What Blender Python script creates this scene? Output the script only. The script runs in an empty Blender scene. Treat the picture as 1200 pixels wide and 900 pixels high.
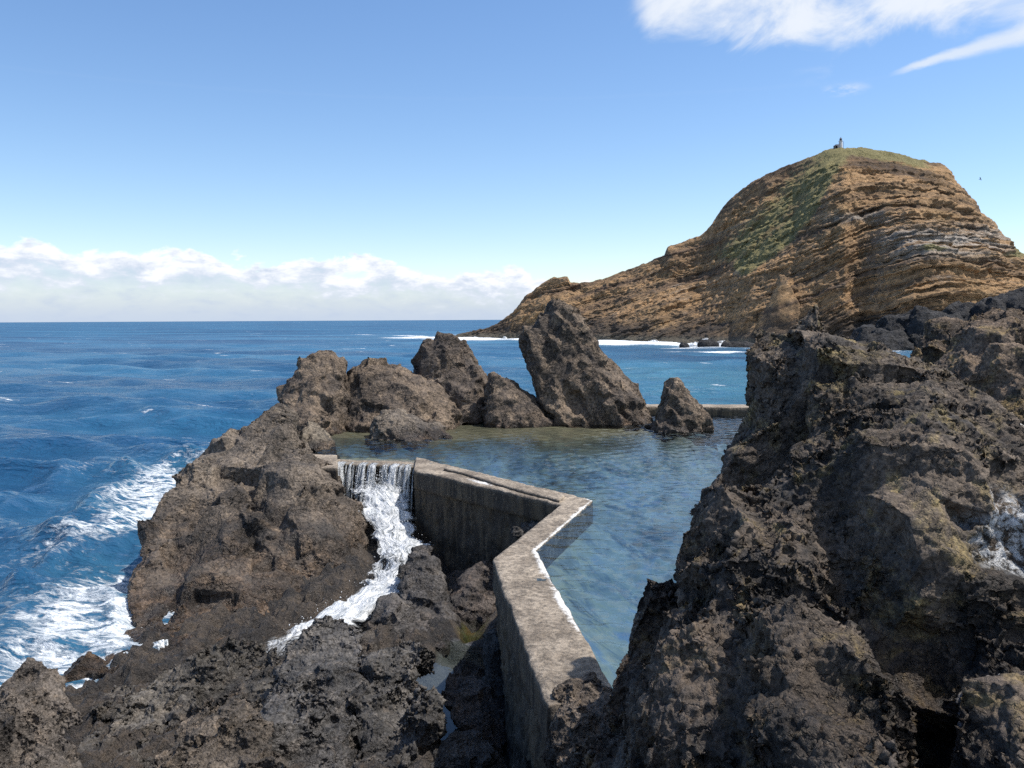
import bpy, bmesh, math, random
import numpy as np
from mathutils import Vector, Matrix, Euler

random.seed(7); rng = np.random.default_rng(11)
scene = bpy.context.scene
COL = scene.collection
rad = math.radians

# ------------------------------------------------------------------ camera
F = 1000.0                      # focal length in photo pixels (1200 wide)
CZ = 6.2                        # camera height above the sea
cam_d = bpy.data.cameras.new("camera"); cam = bpy.data.objects.new("camera", cam_d); COL.objects.link(cam)
cam_d.sensor_width = 36.0; cam_d.lens = 36.0 * F / 1200.0
cam_d.clip_start = 0.1; cam_d.clip_end = 80000
PITCH = math.atan(75.5 / F); ROLL = rad(-0.30)
cam.location = (0, 0, CZ)
Rm = Matrix.Rotation(rad(90) - PITCH, 3, 'X') @ Matrix.Rotation(ROLL, 3, 'Z')
cam.rotation_euler = Rm.to_euler()
scene.camera = cam
RM = np.array(Rm)

def ray(px, py):
    d = RM @ np.array([(px - 600.0) / F, -(py - 450.0) / F, -1.0])
    return d
def P(px, py, Y):               # the point seen at photo pixel (px,py), Y metres ahead
    d = ray(px, py); return np.array([0, 0, CZ]) + d * (Y / d[1])
def U(px, py, z):               # the point seen at (px,py) on the level z
    d = ray(px, py); return np.array([0, 0, CZ]) + d * ((z - CZ) / d[2])
def azel(px, py):
    d = ray(px, py); return math.atan2(d[0], d[1]), math.atan2(d[2], math.hypot(d[0], d[1]))

# ------------------------------------------------------------------ node helper
class NT:
    def __init__(s, tree): s.t = tree
    def n(s, typ, ins=None, **props):
        nd = s.t.nodes.new(typ)
        for k, v in props.items(): setattr(nd, k, v)
        for k, v in (ins or {}).items():
            sk = nd.inputs[k]
            if isinstance(v, bpy.types.NodeSocket): s.t.links.new(v, sk)
            else: sk.default_value = v
        return nd
    def m(s, op, a, b=0.0, c=None, clamp=False):
        ins = {0: a, 1: b}
        if c is not None: ins[2] = c
        return s.n('ShaderNodeMath', ins, operation=op, use_clamp=clamp).outputs[0]
    def v(s, op, a, b=(0, 0, 0)):
        if op == 'SCALE':
            return s.n('ShaderNodeVectorMath', {0: a, 3: b}, operation=op).outputs[0]
        nd = s.n('ShaderNodeVectorMath', {0: a, 1: b}, operation=op)
        return nd.outputs[1] if op in ('LENGTH', 'DOT_PRODUCT', 'DISTANCE') else nd.outputs[0]
    def mixc(s, f, a, b, blend='MIX'):
        return s.n('ShaderNodeMix', {0: f, 6: a, 7: b}, data_type='RGBA', blend_type=blend).outputs[2]
    def ss(s, x, lo, hi, a=0.0, b=1.0):      # smoothstep lo..hi -> a..b
        return s.n('ShaderNodeMapRange', {'Value': x, 'From Min': lo, 'From Max': hi, 'To Min': a, 'To Max': b}, interpolation_type='SMOOTHSTEP').outputs[0]
    def lin(s, x, lo, hi, a=0.0, b=1.0):
        return s.n('ShaderNodeMapRange', {'Value': x, 'From Min': lo, 'From Max': hi, 'To Min': a, 'To Max': b}).outputs[0]
    def noise(s, vec, scale, detail=4.0, rough=0.55, dist=0.0, typ='FBM', lac=2.0):
        nd = s.n('ShaderNodeTexNoise', {'Vector': vec, 'Scale': scale, 'Detail': detail, 'Roughness': rough, 'Distortion': dist, 'Lacunarity': lac}, noise_type=typ)
        return nd
    def vor(s, vec, scale, feature='F1', detail=0.0, rnd=1.0, metric='EUCLIDEAN'):
        nd = s.n('ShaderNodeTexVoronoi', {'Vector': vec, 'Scale': scale, 'Randomness': rnd}, feature=feature, distance=metric)
        if detail: nd.inputs['Detail'].default_value = detail
        return nd
    def sep(s, v): return s.n('ShaderNodeSeparateXYZ', {0: v}).outputs
    def comb(s, x, y, z): return s.n('ShaderNodeCombineXYZ', {0: x, 1: y, 2: z}).outputs[0]
    def ramp(s, f, stops, interp='LINEAR'):
        nd = s.n('ShaderNodeValToRGB', {0: f}); cr = nd.color_ramp; cr.interpolation = interp
        while len(cr.elements) < len(stops): cr.elements.new(0.5)
        for e, (p, c) in zip(cr.elements, stops): e.position = p; e.color = (*c, 1) if len(c) == 3 else c
        return nd.outputs[0]

def C4(r, g, b): return (r, g, b, 1.0)

def new_mat(name):
    m = bpy.data.materials.new(name); m.use_nodes = True
    m.node_tree.nodes.clear(); t = NT(m.node_tree)
    out = t.n('ShaderNodeOutputMaterial')
    return m, t, out

# ------------------------------------------------------------------ mesh helpers
def mesh_obj(name, verts, faces, mat, parent=None, smooth=True):
    me = bpy.data.meshes.new(name)
    if isinstance(verts, np.ndarray) and isinstance(faces, np.ndarray):
        nv, nf, k = len(verts), len(faces), faces.shape[1]
        me.vertices.add(nv); me.vertices.foreach_set('co', verts.astype(np.float32).ravel())
        me.loops.add(nf * k); me.loops.foreach_set('vertex_index', faces.astype(np.int32).ravel())
        me.polygons.add(nf); me.polygons.foreach_set('loop_start', np.arange(0, nf * k, k, dtype=np.int32))
        me.update(calc_edges=True); me.validate()
    else:
        me.from_pydata([tuple(v) for v in verts], [], [tuple(f) for f in faces]); me.update()
    me.polygons.foreach_set('use_smooth', np.full(len(me.polygons), smooth, dtype=bool))
    if mat: me.materials.append(mat)
    o = bpy.data.objects.new(name, me); COL.objects.link(o)
    if parent: o.parent = parent
    return o

def tag(o, label=None, cat=None, group=None, kind=None):
    if label: o['label'] = label
    if cat: o['category'] = cat
    if group: o['group'] = group
    if kind: o['kind'] = kind
    return o

def attr(o, name, data):
    a = o.data.attributes.new(name, 'FLOAT', 'POINT'); a.data.foreach_set('value', np.asarray(data, dtype=np.float32))

def grid_faces(nu, nv):
    i = np.arange(nu - 1)[:, None] * nv + np.arange(nv - 1)[None, :]
    i = i.ravel(); return np.stack([i, i + nv, i + nv + 1, i + 1], 1)

def bake(o):
    dg = bpy.context.evaluated_depsgraph_get()
    me = bpy.data.meshes.new_from_object(o.evaluated_get(dg))
    old = o.data; o.modifiers.clear(); o.data = me; me.name = o.name
    bpy.data.meshes.remove(old)
    me.polygons.foreach_set('use_smooth', np.full(len(me.polygons), True, dtype=bool)); me.update()

# numpy value noise (periodic lattice)
_tab = rng.random((64, 64, 64)).astype(np.float32)
def vnoise(p):
    i = np.floor(p).astype(np.int64); f = (p - i).astype(np.float32); f = f * f * (3 - 2 * f)
    i0 = i & 63; i1 = (i + 1) & 63; r = 0
    for a in (0, 1):
        xa = (i1 if a else i0)[:, 0]; wa = f[:, 0] if a else 1 - f[:, 0]
        for b in (0, 1):
            yb = (i1 if b else i0)[:, 1]; wb = f[:, 1] if b else 1 - f[:, 1]
            for c in (0, 1):
                zc = (i1 if c else i0)[:, 2]; wc = f[:, 2] if c else 1 - f[:, 2]
                r = r + _tab[xa, yb, zc] * (wa * wb * wc)
    return r
_ROT = np.array(Euler((.61, .83, .37)).to_matrix())
def fbm(p, oct=4, gain=0.5):
    r = 0; a = 1.0; s = 0.0; q = np.array(p, dtype=np.float64) @ _ROT
    for k in range(oct):
        r = r + a * vnoise(q + 17.3 * k); s += a; a *= gain; q = (q * 2.03) @ _ROT
    return r / s

def sdist_poly(pts, poly):
    """signed distance of 2D points to a closed polygon, negative inside"""
    poly = np.asarray(poly)[:, :2]; n = len(poly); d = np.full(len(pts), 1e9); inside = np.zeros(len(pts), bool)
    for i in range(n):
        a = poly[i]; b = poly[(i + 1) % n]; e = b - a; w = pts - a
        t = np.clip((w @ e) / (e @ e), 0, 1); d = np.minimum(d, np.hypot(*(w - t[:, None] * e).T))
        c = ((a[1] <= pts[:, 1]) != (b[1] <= pts[:, 1]))
        with np.errstate(divide='ignore', invalid='ignore'):
            xi = a[0] + (pts[:, 1] - a[1]) * e[0] / e[1]
        inside ^= c & (pts[:, 0] < xi)
    return np.where(inside, -d, d)
def dist_line(pts, line):
    line = np.asarray(line); d = np.full(len(pts), 1e9)
    for a, b in zip(line[:-1], line[1:]):
        e = b - a; w = pts - a; t = np.clip((w @ e) / (e @ e), 0, 1)
        d = np.minimum(d, np.linalg.norm(w - t[:, None] * e, axis=1))
    return d

# ------------------------------------------------------------------ materials
def rock_mat(name, dark, mid, tan, tan_amt=0.35, scale=1.0, wet_shade_lo=None, wet_shade_hi=None, bump=1.0, salt=None, rough=0.85):
    m, t, out = new_mat(name)
    pos = t.n('ShaderNodeNewGeometry').outputs['Position']
    oi = t.n('ShaderNodeObjectInfo').outputs['Color']
    n1 = t.noise(pos, 0.9 * scale, 6, 0.6, 0.6).outputs[0]
    n2 = t.noise(pos, 4.5 * scale, 8, 0.68, 0.3).outputs[0]
    n3 = t.noise(pos, 22 * scale, 6, 0.7).outputs[0]
    n4 = t.noise(t.v('ADD', pos, (31, 7, 3)), 2.1 * scale, 8, 0.65, 0.8).outputs[0]
    f = t.m('ADD', t.m('MULTIPLY', n1, 0.6), t.m('MULTIPLY', n2, 0.4))
    c = t.mixc(t.ss(f, 0.40, 0.58), C4(*dark), C4(*mid))
    tf = t.m('MULTIPLY', t.ss(n4, 0.50, 0.68), tan_amt)
    tf = t.m('MULTIPLY', tf, t.ss(n2, 0.40, 0.60, 0.3, 1.0))
    c = t.mixc(tf, c, C4(*tan))
    # fine speckle of crystals and pits
    c = t.mixc(1.0, c, t.mixc(t.ss(n3, .30, .70), C4(0.42, 0.41, 0.40), C4(1.55, 1.55, 1.55)), 'MULTIPLY')
    sp = t.ss(t.vor(pos, 38 * scale).outputs['Distance'], 0.10, 0.22, 0.55, 0.0)
    sp = t.m('MULTIPLY', sp, t.ss(n4, 0.52, 0.6))
    c = t.mixc(sp, c, C4(*[min(1, x * 1.6 + 0.03) for x in tan]))
    n5 = t.noise(pos, 9 * scale, 8, 0.75, 1.2).outputs[0]
    c = t.mixc(t.ss(n5, .50, .70, 0, .38), c, t.mixc(1.0, c, C4(.34, .33, .33), 'MULTIPLY'))
    c = t.mixc(1.0, c, oi, 'MULTIPLY')
    r = rough
    if wet_shade_hi is not None:
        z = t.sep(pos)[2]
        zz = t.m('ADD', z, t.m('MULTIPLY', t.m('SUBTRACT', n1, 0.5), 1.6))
        w = t.ss(zz, wet_shade_lo, wet_shade_hi, 1.0, 0.0)  # wet zone by height; on the right crag it doubles as painted flank shade
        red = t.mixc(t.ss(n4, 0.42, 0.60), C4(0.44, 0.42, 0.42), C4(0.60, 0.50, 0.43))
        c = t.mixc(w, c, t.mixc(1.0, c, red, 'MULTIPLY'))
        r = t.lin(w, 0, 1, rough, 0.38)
    if salt:
        for (cx, cy, cz, rr) in salt:
            d = t.v('DISTANCE', t.v('ADD', pos, t.v('SCALE', t.v('SUBTRACT', t.noise(pos, 5, 4).outputs[1], (.5, .5, .5)), 0.35)), (cx, cy, cz))
            k = t.m('MULTIPLY', t.ss(d, rr * 0.45, rr * 1.1, 1.0, 0.0), t.ss(t.noise(pos, 16, 5, 0.65).outputs[0], 0.40, 0.55))
            c = t.mixc(t.m('MULTIPLY', k, 0.95), c, C4(0.80, 0.81, 0.82))
    # thin fissures
    wob = t.v('ADD', pos, t.v('SCALE', t.v('SUBTRACT', t.noise(pos, 2.2 * scale, 5, .65).outputs[1], (.5, .5, .5)), .55 / scale))
    f1 = t.ss(t.vor(wob, 1.5 * scale, 'DISTANCE_TO_EDGE').outputs['Distance'], 0, .030, 1, 0)
    f2 = t.m('MULTIPLY', t.ss(t.vor(wob, 5.2 * scale, 'DISTANCE_TO_EDGE').outputs['Distance'], 0, .055, 1, 0), t.ss(n4, .42, .56))
    fis = t.m('MAXIMUM', t.m('MULTIPLY', f1, t.ss(n2, .40, .58, .25, 1)), t.m('MULTIPLY', f2, .7))
    c = t.mixc(t.m('MULTIPLY', fis, .55), c, C4(.012, .011, .010))
    pit = t.vor(t.v('ADD', pos, t.v('SCALE', t.noise(pos, 6 * scale, 3).outputs[1], 0.25)), 13 * scale).outputs['Distance']
    h = t.m('ADD', t.m('MULTIPLY', n2, 0.09 / scale), t.m('MULTIPLY', n3, 0.04 / scale))
    h = t.m('ADD', h, t.m('ADD', t.m('MULTIPLY', t.ss(pit, 0.0, 0.45), 0.024 / scale), t.m('MULTIPLY', n5, .05 / scale)))
    h = t.m('ADD', h, t.m('MULTIPLY', t.noise(pos, 70 * scale, 4, 0.6).outputs[0], 0.008 / scale))
    h = t.m('SUBTRACT', h, t.m('MULTIPLY', fis, .045 / scale))
    bmk = t.ss(t.noise(t.v('ADD', pos, (5, 19, 2)), .8 * scale, 4, .6, .8).outputs[0], .40, .60, .55 * bump, 1.15 * bump)
    b = t.n('ShaderNodeBump', {'Height': h, 'Strength': bmk, 'Distance': 1.0}).outputs[0]
    bs = t.n('ShaderNodeBsdfPrincipled', {'Base Color': c, 'Roughness': r, 'Normal': b, 'Specular IOR Level': 0.35})
    t.t.links.new(bs.outputs[0], out.inputs[0])
    return m

SALT_R = [(*P(1165, 640, 5.6), 0.42), (*P(1203, 528, 6.6), 0.25), (*P(1160, 840, 4.6), 0.28)]
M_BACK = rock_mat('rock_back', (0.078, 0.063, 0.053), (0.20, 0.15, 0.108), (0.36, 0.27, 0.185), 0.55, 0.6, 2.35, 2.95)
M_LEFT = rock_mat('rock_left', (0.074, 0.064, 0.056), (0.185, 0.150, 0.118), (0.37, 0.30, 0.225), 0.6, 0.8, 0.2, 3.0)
M_FORE = rock_mat('rock_fore', (0.062, 0.059, 0.057), (0.135, 0.124, 0.114), (0.30, 0.25, 0.20), 0.45, 1.2, 0.05, 0.9)
M_RIGHT = rock_mat('rock_right', (0.048, 0.042, 0.038), (0.145, 0.113, 0.086), (0.33, 0.25, 0.095), 0.6, 1.3, 3.1, 5.3, salt=SALT_R)  # high wet zone also puts the left flank's shade into the colour
M_DARK = rock_mat('rock_dark', (0.016, 0.016, 0.018), (0.042, 0.041, 0.043), (0.12, 0.10, 0.09), 0.3, 0.12)

# ------------------------------------------------------------------ rocks
def lobe_mesh(rows, n=26, pw=2.6, seed=0):
    """closed loft through slices (py, xl, xr, Y, half depth); slices lie level in the world"""
    rows = sorted(rows, key=lambda r: r[0]); rs = []
    for a, b in zip(rows[:-1], rows[1:]):
        for k in range(4):
            s = k / 4.0; rs.append([a[i] * (1 - s) + b[i] * s for i in range(5)])
    rs.append(list(rows[-1]))
    V, Fc = [], []
    for (py, xl, xr, Y, T) in rs:
        a = P(xl, py, Y); b = P(xr, py, Y); c = (a + b) / 2; rx = (b[0] - a[0]) / 2
        for k in range(n):
            th = 2 * math.pi * k / n; cs, sn = math.cos(th), math.sin(th)
            ex = 2.0 / pw
            V.append((c[0] + rx * math.copysign(abs(cs) ** ex, cs), c[1] + T * math.copysign(abs(sn) ** ex, sn), c[2] + (b[2] - a[2]) / 2 * cs))
    m = len(rs)
    for r in range(m - 1):
        for k in range(n):
            k2 = (k + 1) % n
            Fc.append((r * n + k, (r + 1) * n + k, (r + 1) * n + k2, r * n + k2))
    Fc.append(tuple(range(n))); Fc.append(tuple(reversed(range((m - 1) * n, m * n))))
    return V, Fc

def gn_rock(stage, name, S, seed, warp, block, knob, crack, ridge, fine, facet, pits, big, rot=(0, 0, 0), stretch=(1, 1, 1)):
    ng = bpy.data.node_groups.new(name + '_shape', 'GeometryNodeTree')
    ng.interface.new_socket('Geometry', in_out='INPUT', socket_type='NodeSocketGeometry')
    ng.interface.new_socket('Geometry', in_out='OUTPUT', socket_type='NodeSocketGeometry')
    t = NT(ng); gi = t.n('NodeGroupInput'); go = t.n('NodeGroupOutput')
    geo = gi.outputs[0]
    off = (seed * 13.1 % 97, seed * 7.7 % 89, seed * 5.3 % 83)
    def coords():
        p = t.n('GeometryNodeInputPosition').outputs[0]
        p = t.n('ShaderNodeVectorRotate', {'Vector': p, 'Rotation': rot}, rotation_type='EULER_XYZ').outputs[0]
        p = t.v('MULTIPLY', p, stretch)
        return t.v('ADD', p, off)
    def setp(geo, vec):
        return t.n('GeometryNodeSetPosition', {'Geometry': geo, 'Offset': vec}).outputs[0]
    def alongn(val):
        return t.v('SCALE', t.n('GeometryNodeInputNormal').outputs[0], val)
    if stage == 0:
        c = coords()
        w = t.v('SUBTRACT', t.noise(c, 0.55 / S, 3, 0.55).outputs[1], (.5, .5, .5))
        geo = setp(geo, t.v('SCALE', w, 2.0 * warp * S))
        c = coords()
        d = t.v('SCALE', t.v('SUBTRACT', t.noise(c, 1.6 / S, 3, 0.6).outputs[1], (.5, .5, .5)), 0.9 * S)
        cd = t.v('ADD', c, d)
        v1 = t.vor(cd, 0.9 / S); v2 = t.vor(cd, 2.3 / S); v3 = t.vor(cd, 5.5 / S); v4 = t.vor(t.v('ADD', c, t.v('SCALE', t.noise(c, 5 / S, 4, .6).outputs[1], .35 * S)), 13 / S)
        r1 = t.sep(v1.outputs['Color'])[0]; r2 = t.sep(v2.outputs['Color'])[1]
        bl = t.m('ADD', t.m('MULTIPLY', t.m('SUBTRACT', r1, 0.5), block * S), t.m('MULTIPLY', t.m('SUBTRACT', r2, 0.5), 0.5 * block * S))
        kn = t.m('ADD', t.m('MULTIPLY', t.m('SUBTRACT', 0.45, v1.outputs['Distance']), knob * S), t.m('MULTIPLY', t.m('SUBTRACT', 0.45, v2.outputs['Distance']), 0.5 * knob * S))
        def tilt(v, k):       # every fracture cell is a tilted plane of its own
            dirn = t.v('SUBTRACT', v.outputs['Color'], (.5, .5, .5))
            return t.m('MULTIPLY', t.v('DOT_PRODUCT', t.v('SUBTRACT', cd, v.outputs['Position']), dirn), k)
        rm = t.ss(t.noise(t.v('ADD', c, (41, 3, 17)), 0.75 / S, 3, .55, .6).outputs[0], .40, .60, .22, 1.0)
        fc = t.m('ADD', tilt(v1, big * facet), tilt(v2, 1.0 * facet))
        e1 = t.vor(cd, 0.9 / S, 'DISTANCE_TO_EDGE').outputs['Distance']; e2 = t.vor(cd, 2.3 / S, 'DISTANCE_TO_EDGE').outputs['Distance']
        cm_ = t.ss(t.noise(c, 1.1 / S, 2).outputs[0], 0.42, 0.58)
        cr = t.m('ADD', t.m('MULTIPLY', t.ss(e1, 0, 0.07, -1, 0), crack * S), t.m('MULTIPLY', t.m('MULTIPLY', t.ss(e2, 0, 0.08, -1, 0), cm_), 0.6 * crack * S))
        geo = setp(geo, alongn(t.m('ADD', t.m('ADD', t.m('ADD', bl, kn), cr), fc)))
        def blur(geo, it, w):
            b = t.n('GeometryNodeBlurAttribute', {'Value': t.n('GeometryNodeInputPosition').outputs[0], 'Iterations': it, 'Weight': w}, data_type='FLOAT_VECTOR') if False else t.n('GeometryNodeBlurAttribute', data_type='FLOAT_VECTOR')
            for sk in b.inputs:
                if sk.enabled and sk.type == 'VECTOR': t.t.links.new(t.n('GeometryNodeInputPosition').outputs[0], sk)
                if sk.name == 'Iterations': sk.default_value = it
                if sk.name == 'Weight': sk.default_value = w
            o_ = [q for q in b.outputs if q.enabled][0]
            return t.n('GeometryNodeSetPosition', {'Geometry': geo, 'Position': o_}).outputs[0]
    else:
        c = coords()
        cd = t.v('ADD', c, t.v('SCALE', t.v('SUBTRACT', t.noise(c, 3.0 / S, 4, 0.6).outputs[1], (.5, .5, .5)), 0.4 * S))
        v3 = t.vor(cd, 5.0 / S); v4 = t.vor(t.v('ADD', c, t.v('SCALE', t.noise(c, 5 / S, 4, .6).outputs[1], .35 * S)), 13 / S)
        rm = t.ss(t.noise(t.v('ADD', c, (41, 3, 17)), 0.75 / S, 3, .55, .6).outputs[0], .40, .60, .15, 1.0)
        def tilt(v, k): return t.m('MULTIPLY', t.v('DOT_PRODUCT', t.v('SUBTRACT', cd, v.outputs['Position']), t.v('SUBTRACT', v.outputs['Color'], (.5, .5, .5))), k)
        e5 = t.ss(t.vor(cd, 5.0 / S, 'DISTANCE_TO_EDGE').outputs['Distance'], 0, .09, -1, 0)
        geo = setp(geo, alongn(t.m('MULTIPLY', rm, t.m('ADD', t.m('ADD', tilt(v3, 1.0 * facet), t.m('MULTIPLY', t.m('SUBTRACT', t.sep(v4.outputs['Color'])[0], .5), .10 * facet * S)), t.m('MULTIPLY', e5, .4 * crack * S)))))
        c = coords()
        rn = t.noise(c, 2.2 / S, 4, 0.5, 0.6, 'RIDGED_MULTIFRACTAL').outputs[0]
        fn = t.noise(c, 3.0 / S, 10, 0.70, 0.3).outputs[0]
        rm = t.ss(t.noise(t.v('ADD', c, (41, 3, 17)), 0.75 / S, 3, .55, .6).outputs[0], .40, .60, .30, 1.0)
        geo = setp(geo, alongn(t.m('MULTIPLY', rm, t.m('ADD', t.m('MULTIPLY', t.m('SUBTRACT', rn, 0.7), ridge * S), t.m('MULTIPLY', t.m('SUBTRACT', fn, 0.5), 2 * fine * S)))))
        c = coords()
        cp = t.v('ADD', c, t.v('SCALE', t.noise(c, 9 / S, 3).outputs[1], 0.12 * S))
        pv = t.vor(cp, 9 / S).outputs['Distance']
        pm = t.ss(t.noise(c, 1.0 / S, 2).outputs[0], 0.47, 0.6)
        fz = t.vor(t.v('ADD', c, t.v('SCALE', t.noise(c, 6 / S, 3).outputs[1], 0.2 * S)), 7 / S, 'DISTANCE_TO_EDGE').outputs['Distance']
        pz = t.m('ADD', t.m('MULTIPLY', t.m('MULTIPLY', t.ss(pv, 0.1, 0.42, -1, 0), pm), pits * S), t.m('MULTIPLY', t.ss(fz, 0, .12, -1, 0), 0.35 * crack * S))
        geo = setp(geo, alongn(pz))
    t.t.links.new(geo, go.inputs[0])
    return ng

def rock(name, lobes, mat, vox, S, seed, label, cat='rock', group=None, tint=(1, 1, 1), pw=2.6, warp=0.10, block=0.16, knob=0.03, crack=0.05, ridge=0.03, fine=0.034, facet=0.46, pits=0.018, big=1.2, edge=.30, rot=(0, 0, 0), stretch=(1, 1, 1)):
    V, Fc = [], []
    for rows in lobes:
        v, f = lobe_mesh(rows, pw=pw); b = len(V); V += v; Fc += [tuple(i + b for i in q) for q in f]
    o = mesh_obj(name, V, Fc, mat)
    args = (name, S, seed, warp, block, knob, crack, ridge, fine, facet, pits, big, rot, stretch)
    rmod = o.modifiers.new('r', 'REMESH'); rmod.mode = 'VOXEL'; rmod.voxel_size = max(vox * 1.8, edge * S * .16)
    g = o.modifiers.new('g', 'NODES'); g.node_group = gn_rock(0, *args); bake(o)
    # break the form into flat fracture planes, then add the small relief
    ar = np.empty(len(o.data.polygons), np.float32); o.data.polygons.foreach_get('area', ar)
    dm = o.modifiers.new('d', 'DECIMATE'); dm.ratio = min(1.0, float(ar.sum()) / (0.43 * (edge * S) ** 2) / (2.0 * len(ar)))
    rmod = o.modifiers.new('r', 'REMESH'); rmod.mode = 'VOXEL'; rmod.voxel_size = vox
    g = o.modifiers.new('g', 'NODES'); g.node_group = gn_rock(1, *args); bake(o)
    if not o.data.materials: o.data.materials.append(mat)
    o.color = (*tint, 1)
    tag(o, label, cat, group)
    return o

BACK = 'rocks ringing the far side of the pool'
# --- far side of the pool
rock('sea_rock', [
    [(352, 650, 662, 31.6, .3), (362, 641, 678, 31.6, .7), (385, 625, 692, 31.6, 1.1), (410, 618, 707, 31.6, 1.3), (440, 622, 732, 31.5, 1.5), (470, 632, 755, 31.3, 1.6), (492, 645, 768, 31.2, 1.7), (560, 640, 790, 31, 1.8)],
    [(382, 612, 632, 31.0, .3), (410, 611, 655, 30.8, .5), (450, 620, 680, 30.5, .6), (490, 642, 690, 30.3, .7), (550, 650, 700, 30, .7)],
    ], M_BACK, 0.055, 0.9, 1, 'tallest of the pool rocks, brown pinnacle sloping down to one side', group=BACK, warp=.08, block=.16, ridge=.06, crack=.08, rot=(0, .55, 0), stretch=(1.7, 1.2, .75))
rock('sea_rock', [
    [(446, 783, 797, 28.6, .2), (462, 778, 812, 28.6, .5), (485, 770, 828, 28.6, .8), (503, 757, 833, 28.5, 1.0), (560, 750, 845, 28.4, 1.1)]],
    M_BACK, 0.045, 0.6, 2, 'small pointed rock standing alone in the pool water near the sea wall', group=BACK, rot=(0, .6, 0), stretch=(1.6, 1.2, .8))
rock('sea_rock', [
    [(440, 574, 590, 30.6, .3), (455, 568, 614, 30.5, .7), (475, 566, 636, 30.4, 1.0), (494, 564, 648, 30.2, 1.1), (550, 565, 655, 30, 1.2)]],
    M_BACK, 0.05, 0.6, 3, 'low brown rock squeezed between the tall pinnacle and the blocky rock', group=BACK)
rock('sea_rock', [
    [(390, 512, 534, 32.5, .5), (403, 496, 546, 32.5, 1.0), (430, 484, 557, 32.4, 1.4), (460, 484, 574, 32.2, 1.6), (492, 490, 574, 32, 1.7), (550, 490, 580, 31.8, 1.8)],
    [(432, 538, 556, 31.6, .4), (455, 530, 568, 31.4, .8), (495, 520, 574, 31, 1)]],
    M_BACK, 0.05, 0.9, 4, 'blocky rock with a flat grey top, behind the low grey slab', group=BACK, block=.24, tint=(.88, .9, .95))
rock('sea_rock', [
    [(424, 422, 448, 30.8, .5), (433, 412, 478, 30.8, 1), (450, 404, 512, 30.6, 1.4), (475, 400, 534, 30.2, 1.6), (496, 398, 540, 29.8, 1.8), (550, 395, 545, 29.2, 1.8)],
    [(447, 425, 455, 29.9, .4), (468, 412, 470, 29.6, .8), (498, 404, 480, 29.2, 1)]],
    M_BACK, 0.05, 0.8, 5, 'wide sloping brown rock between the rounded hump and the blocky rock', group=BACK)
rock('sea_rock', [
    [(411, 362, 390, 30, .5), (425, 350, 402, 30, .9), (445, 340, 410, 29.8, 1.2), (470, 328, 412, 29.5, 1.5), (500, 322, 412, 29, 1.7), (540, 318, 415, 28.5, 1.8)]],
    M_BACK, 0.05, 0.8, 6, 'rounded brown hump at the seaward end of the row of pool rocks', group=BACK)
rock('sea_rock', [
    [(480, 450, 470, 27.6, .3), (489, 441, 492, 27.4, .7), (500, 434, 516, 27.2, .9), (512, 430, 530, 27.0, 1.0), (545, 425, 540, 26.8, 1.1)]],
    M_BACK, 0.045, 0.6, 7, 'low smooth grey slab lying in the shallows in front of the row', group=BACK, warp=.12, block=.1, knob=.04, ridge=.03, fine=.03, tint=(1.15, 1.25, 1.35))
rock('sea_rock', [
    [(494, 362, 372, 25.5, .2), (505, 355, 382, 25.2, .5), (520, 352, 391, 24.9, .7), (545, 350, 396, 24.6, .8)]],
    M_BACK, 0.035, 0.5, 8, 'small tilted grey rock beside the waterfall end of the wall', group=BACK, warp=.1, block=.1, knob=.04, ridge=.03, fine=.03, tint=(.95, 1.05, 1.1))
# --- big seaward rock
rock('sea_crag', [
    [(476, 322, 344, 24.5, .4), (490, 294, 348, 24.2, .9), (515, 262, 346, 23.6, 1.4), (545, 235, 362, 22.8, 1.8), (600, 208, 390, 21.4, 2.1), (660, 198, 405, 19.2, 2.2), (710, 168, 385, 17.8, 2.0), (755, 145, 325, 16.3, 1.7), (800, 110, 295, 15.4, 1.4), (900, 100, 290, 15, 1.4)],
    [(527, 242, 276, 22.4, .7), (545, 214, 300, 22, 1.2), (570, 194, 310, 21.6, 1.6), (600, 182, 310, 20.8, 1.8), (640, 172, 310, 19.7, 1.9), (690, 166, 305, 18.0, 1.9), (735, 150, 300, 16.3, 1.6), (765, 118, 300, 15.2, 1.2), (790, 86, 305, 14.4, .9), (812, 64, 300, 13.9, .7), (850, 56, 290, 13.6, .6), (950, 55, 290, 13.5, .6)],
    [(530, 318, 355, 21.6, .5), (552, 312, 380, 21.0, 1.0), (600, 300, 416, 20.2, 1.3), (650, 295, 427, 19.2, 1.3), (700, 300, 398, 18.2, 1.1), (735, 285, 345, 17.2, .9), (765, 270, 305, 16.4, .7), (850, 260, 300, 15.8, .6)],
    [(560, 250, 285, 20.6, .3), (600, 225, 300, 19.9, .7), (650, 215, 310, 18.6, .9), (710, 205, 320, 17.2, .9), (770, 180, 310, 16, .7), (840, 170, 300, 15.3, .6)],
    [(505, 280, 330, 25.5, .6), (495, 300, 350, 26, .5), (530, 260, 380, 25, 1)],
    ], M_LEFT, 0.035, 1.3, 9, 'huge brown lava crag between the open sea and the waterfall', cat='rock', warp=.08, block=.12, knob=.04, ridge=.025, fine=.028, facet=.36, crack=.045, pits=.02, big=1.2)
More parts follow.
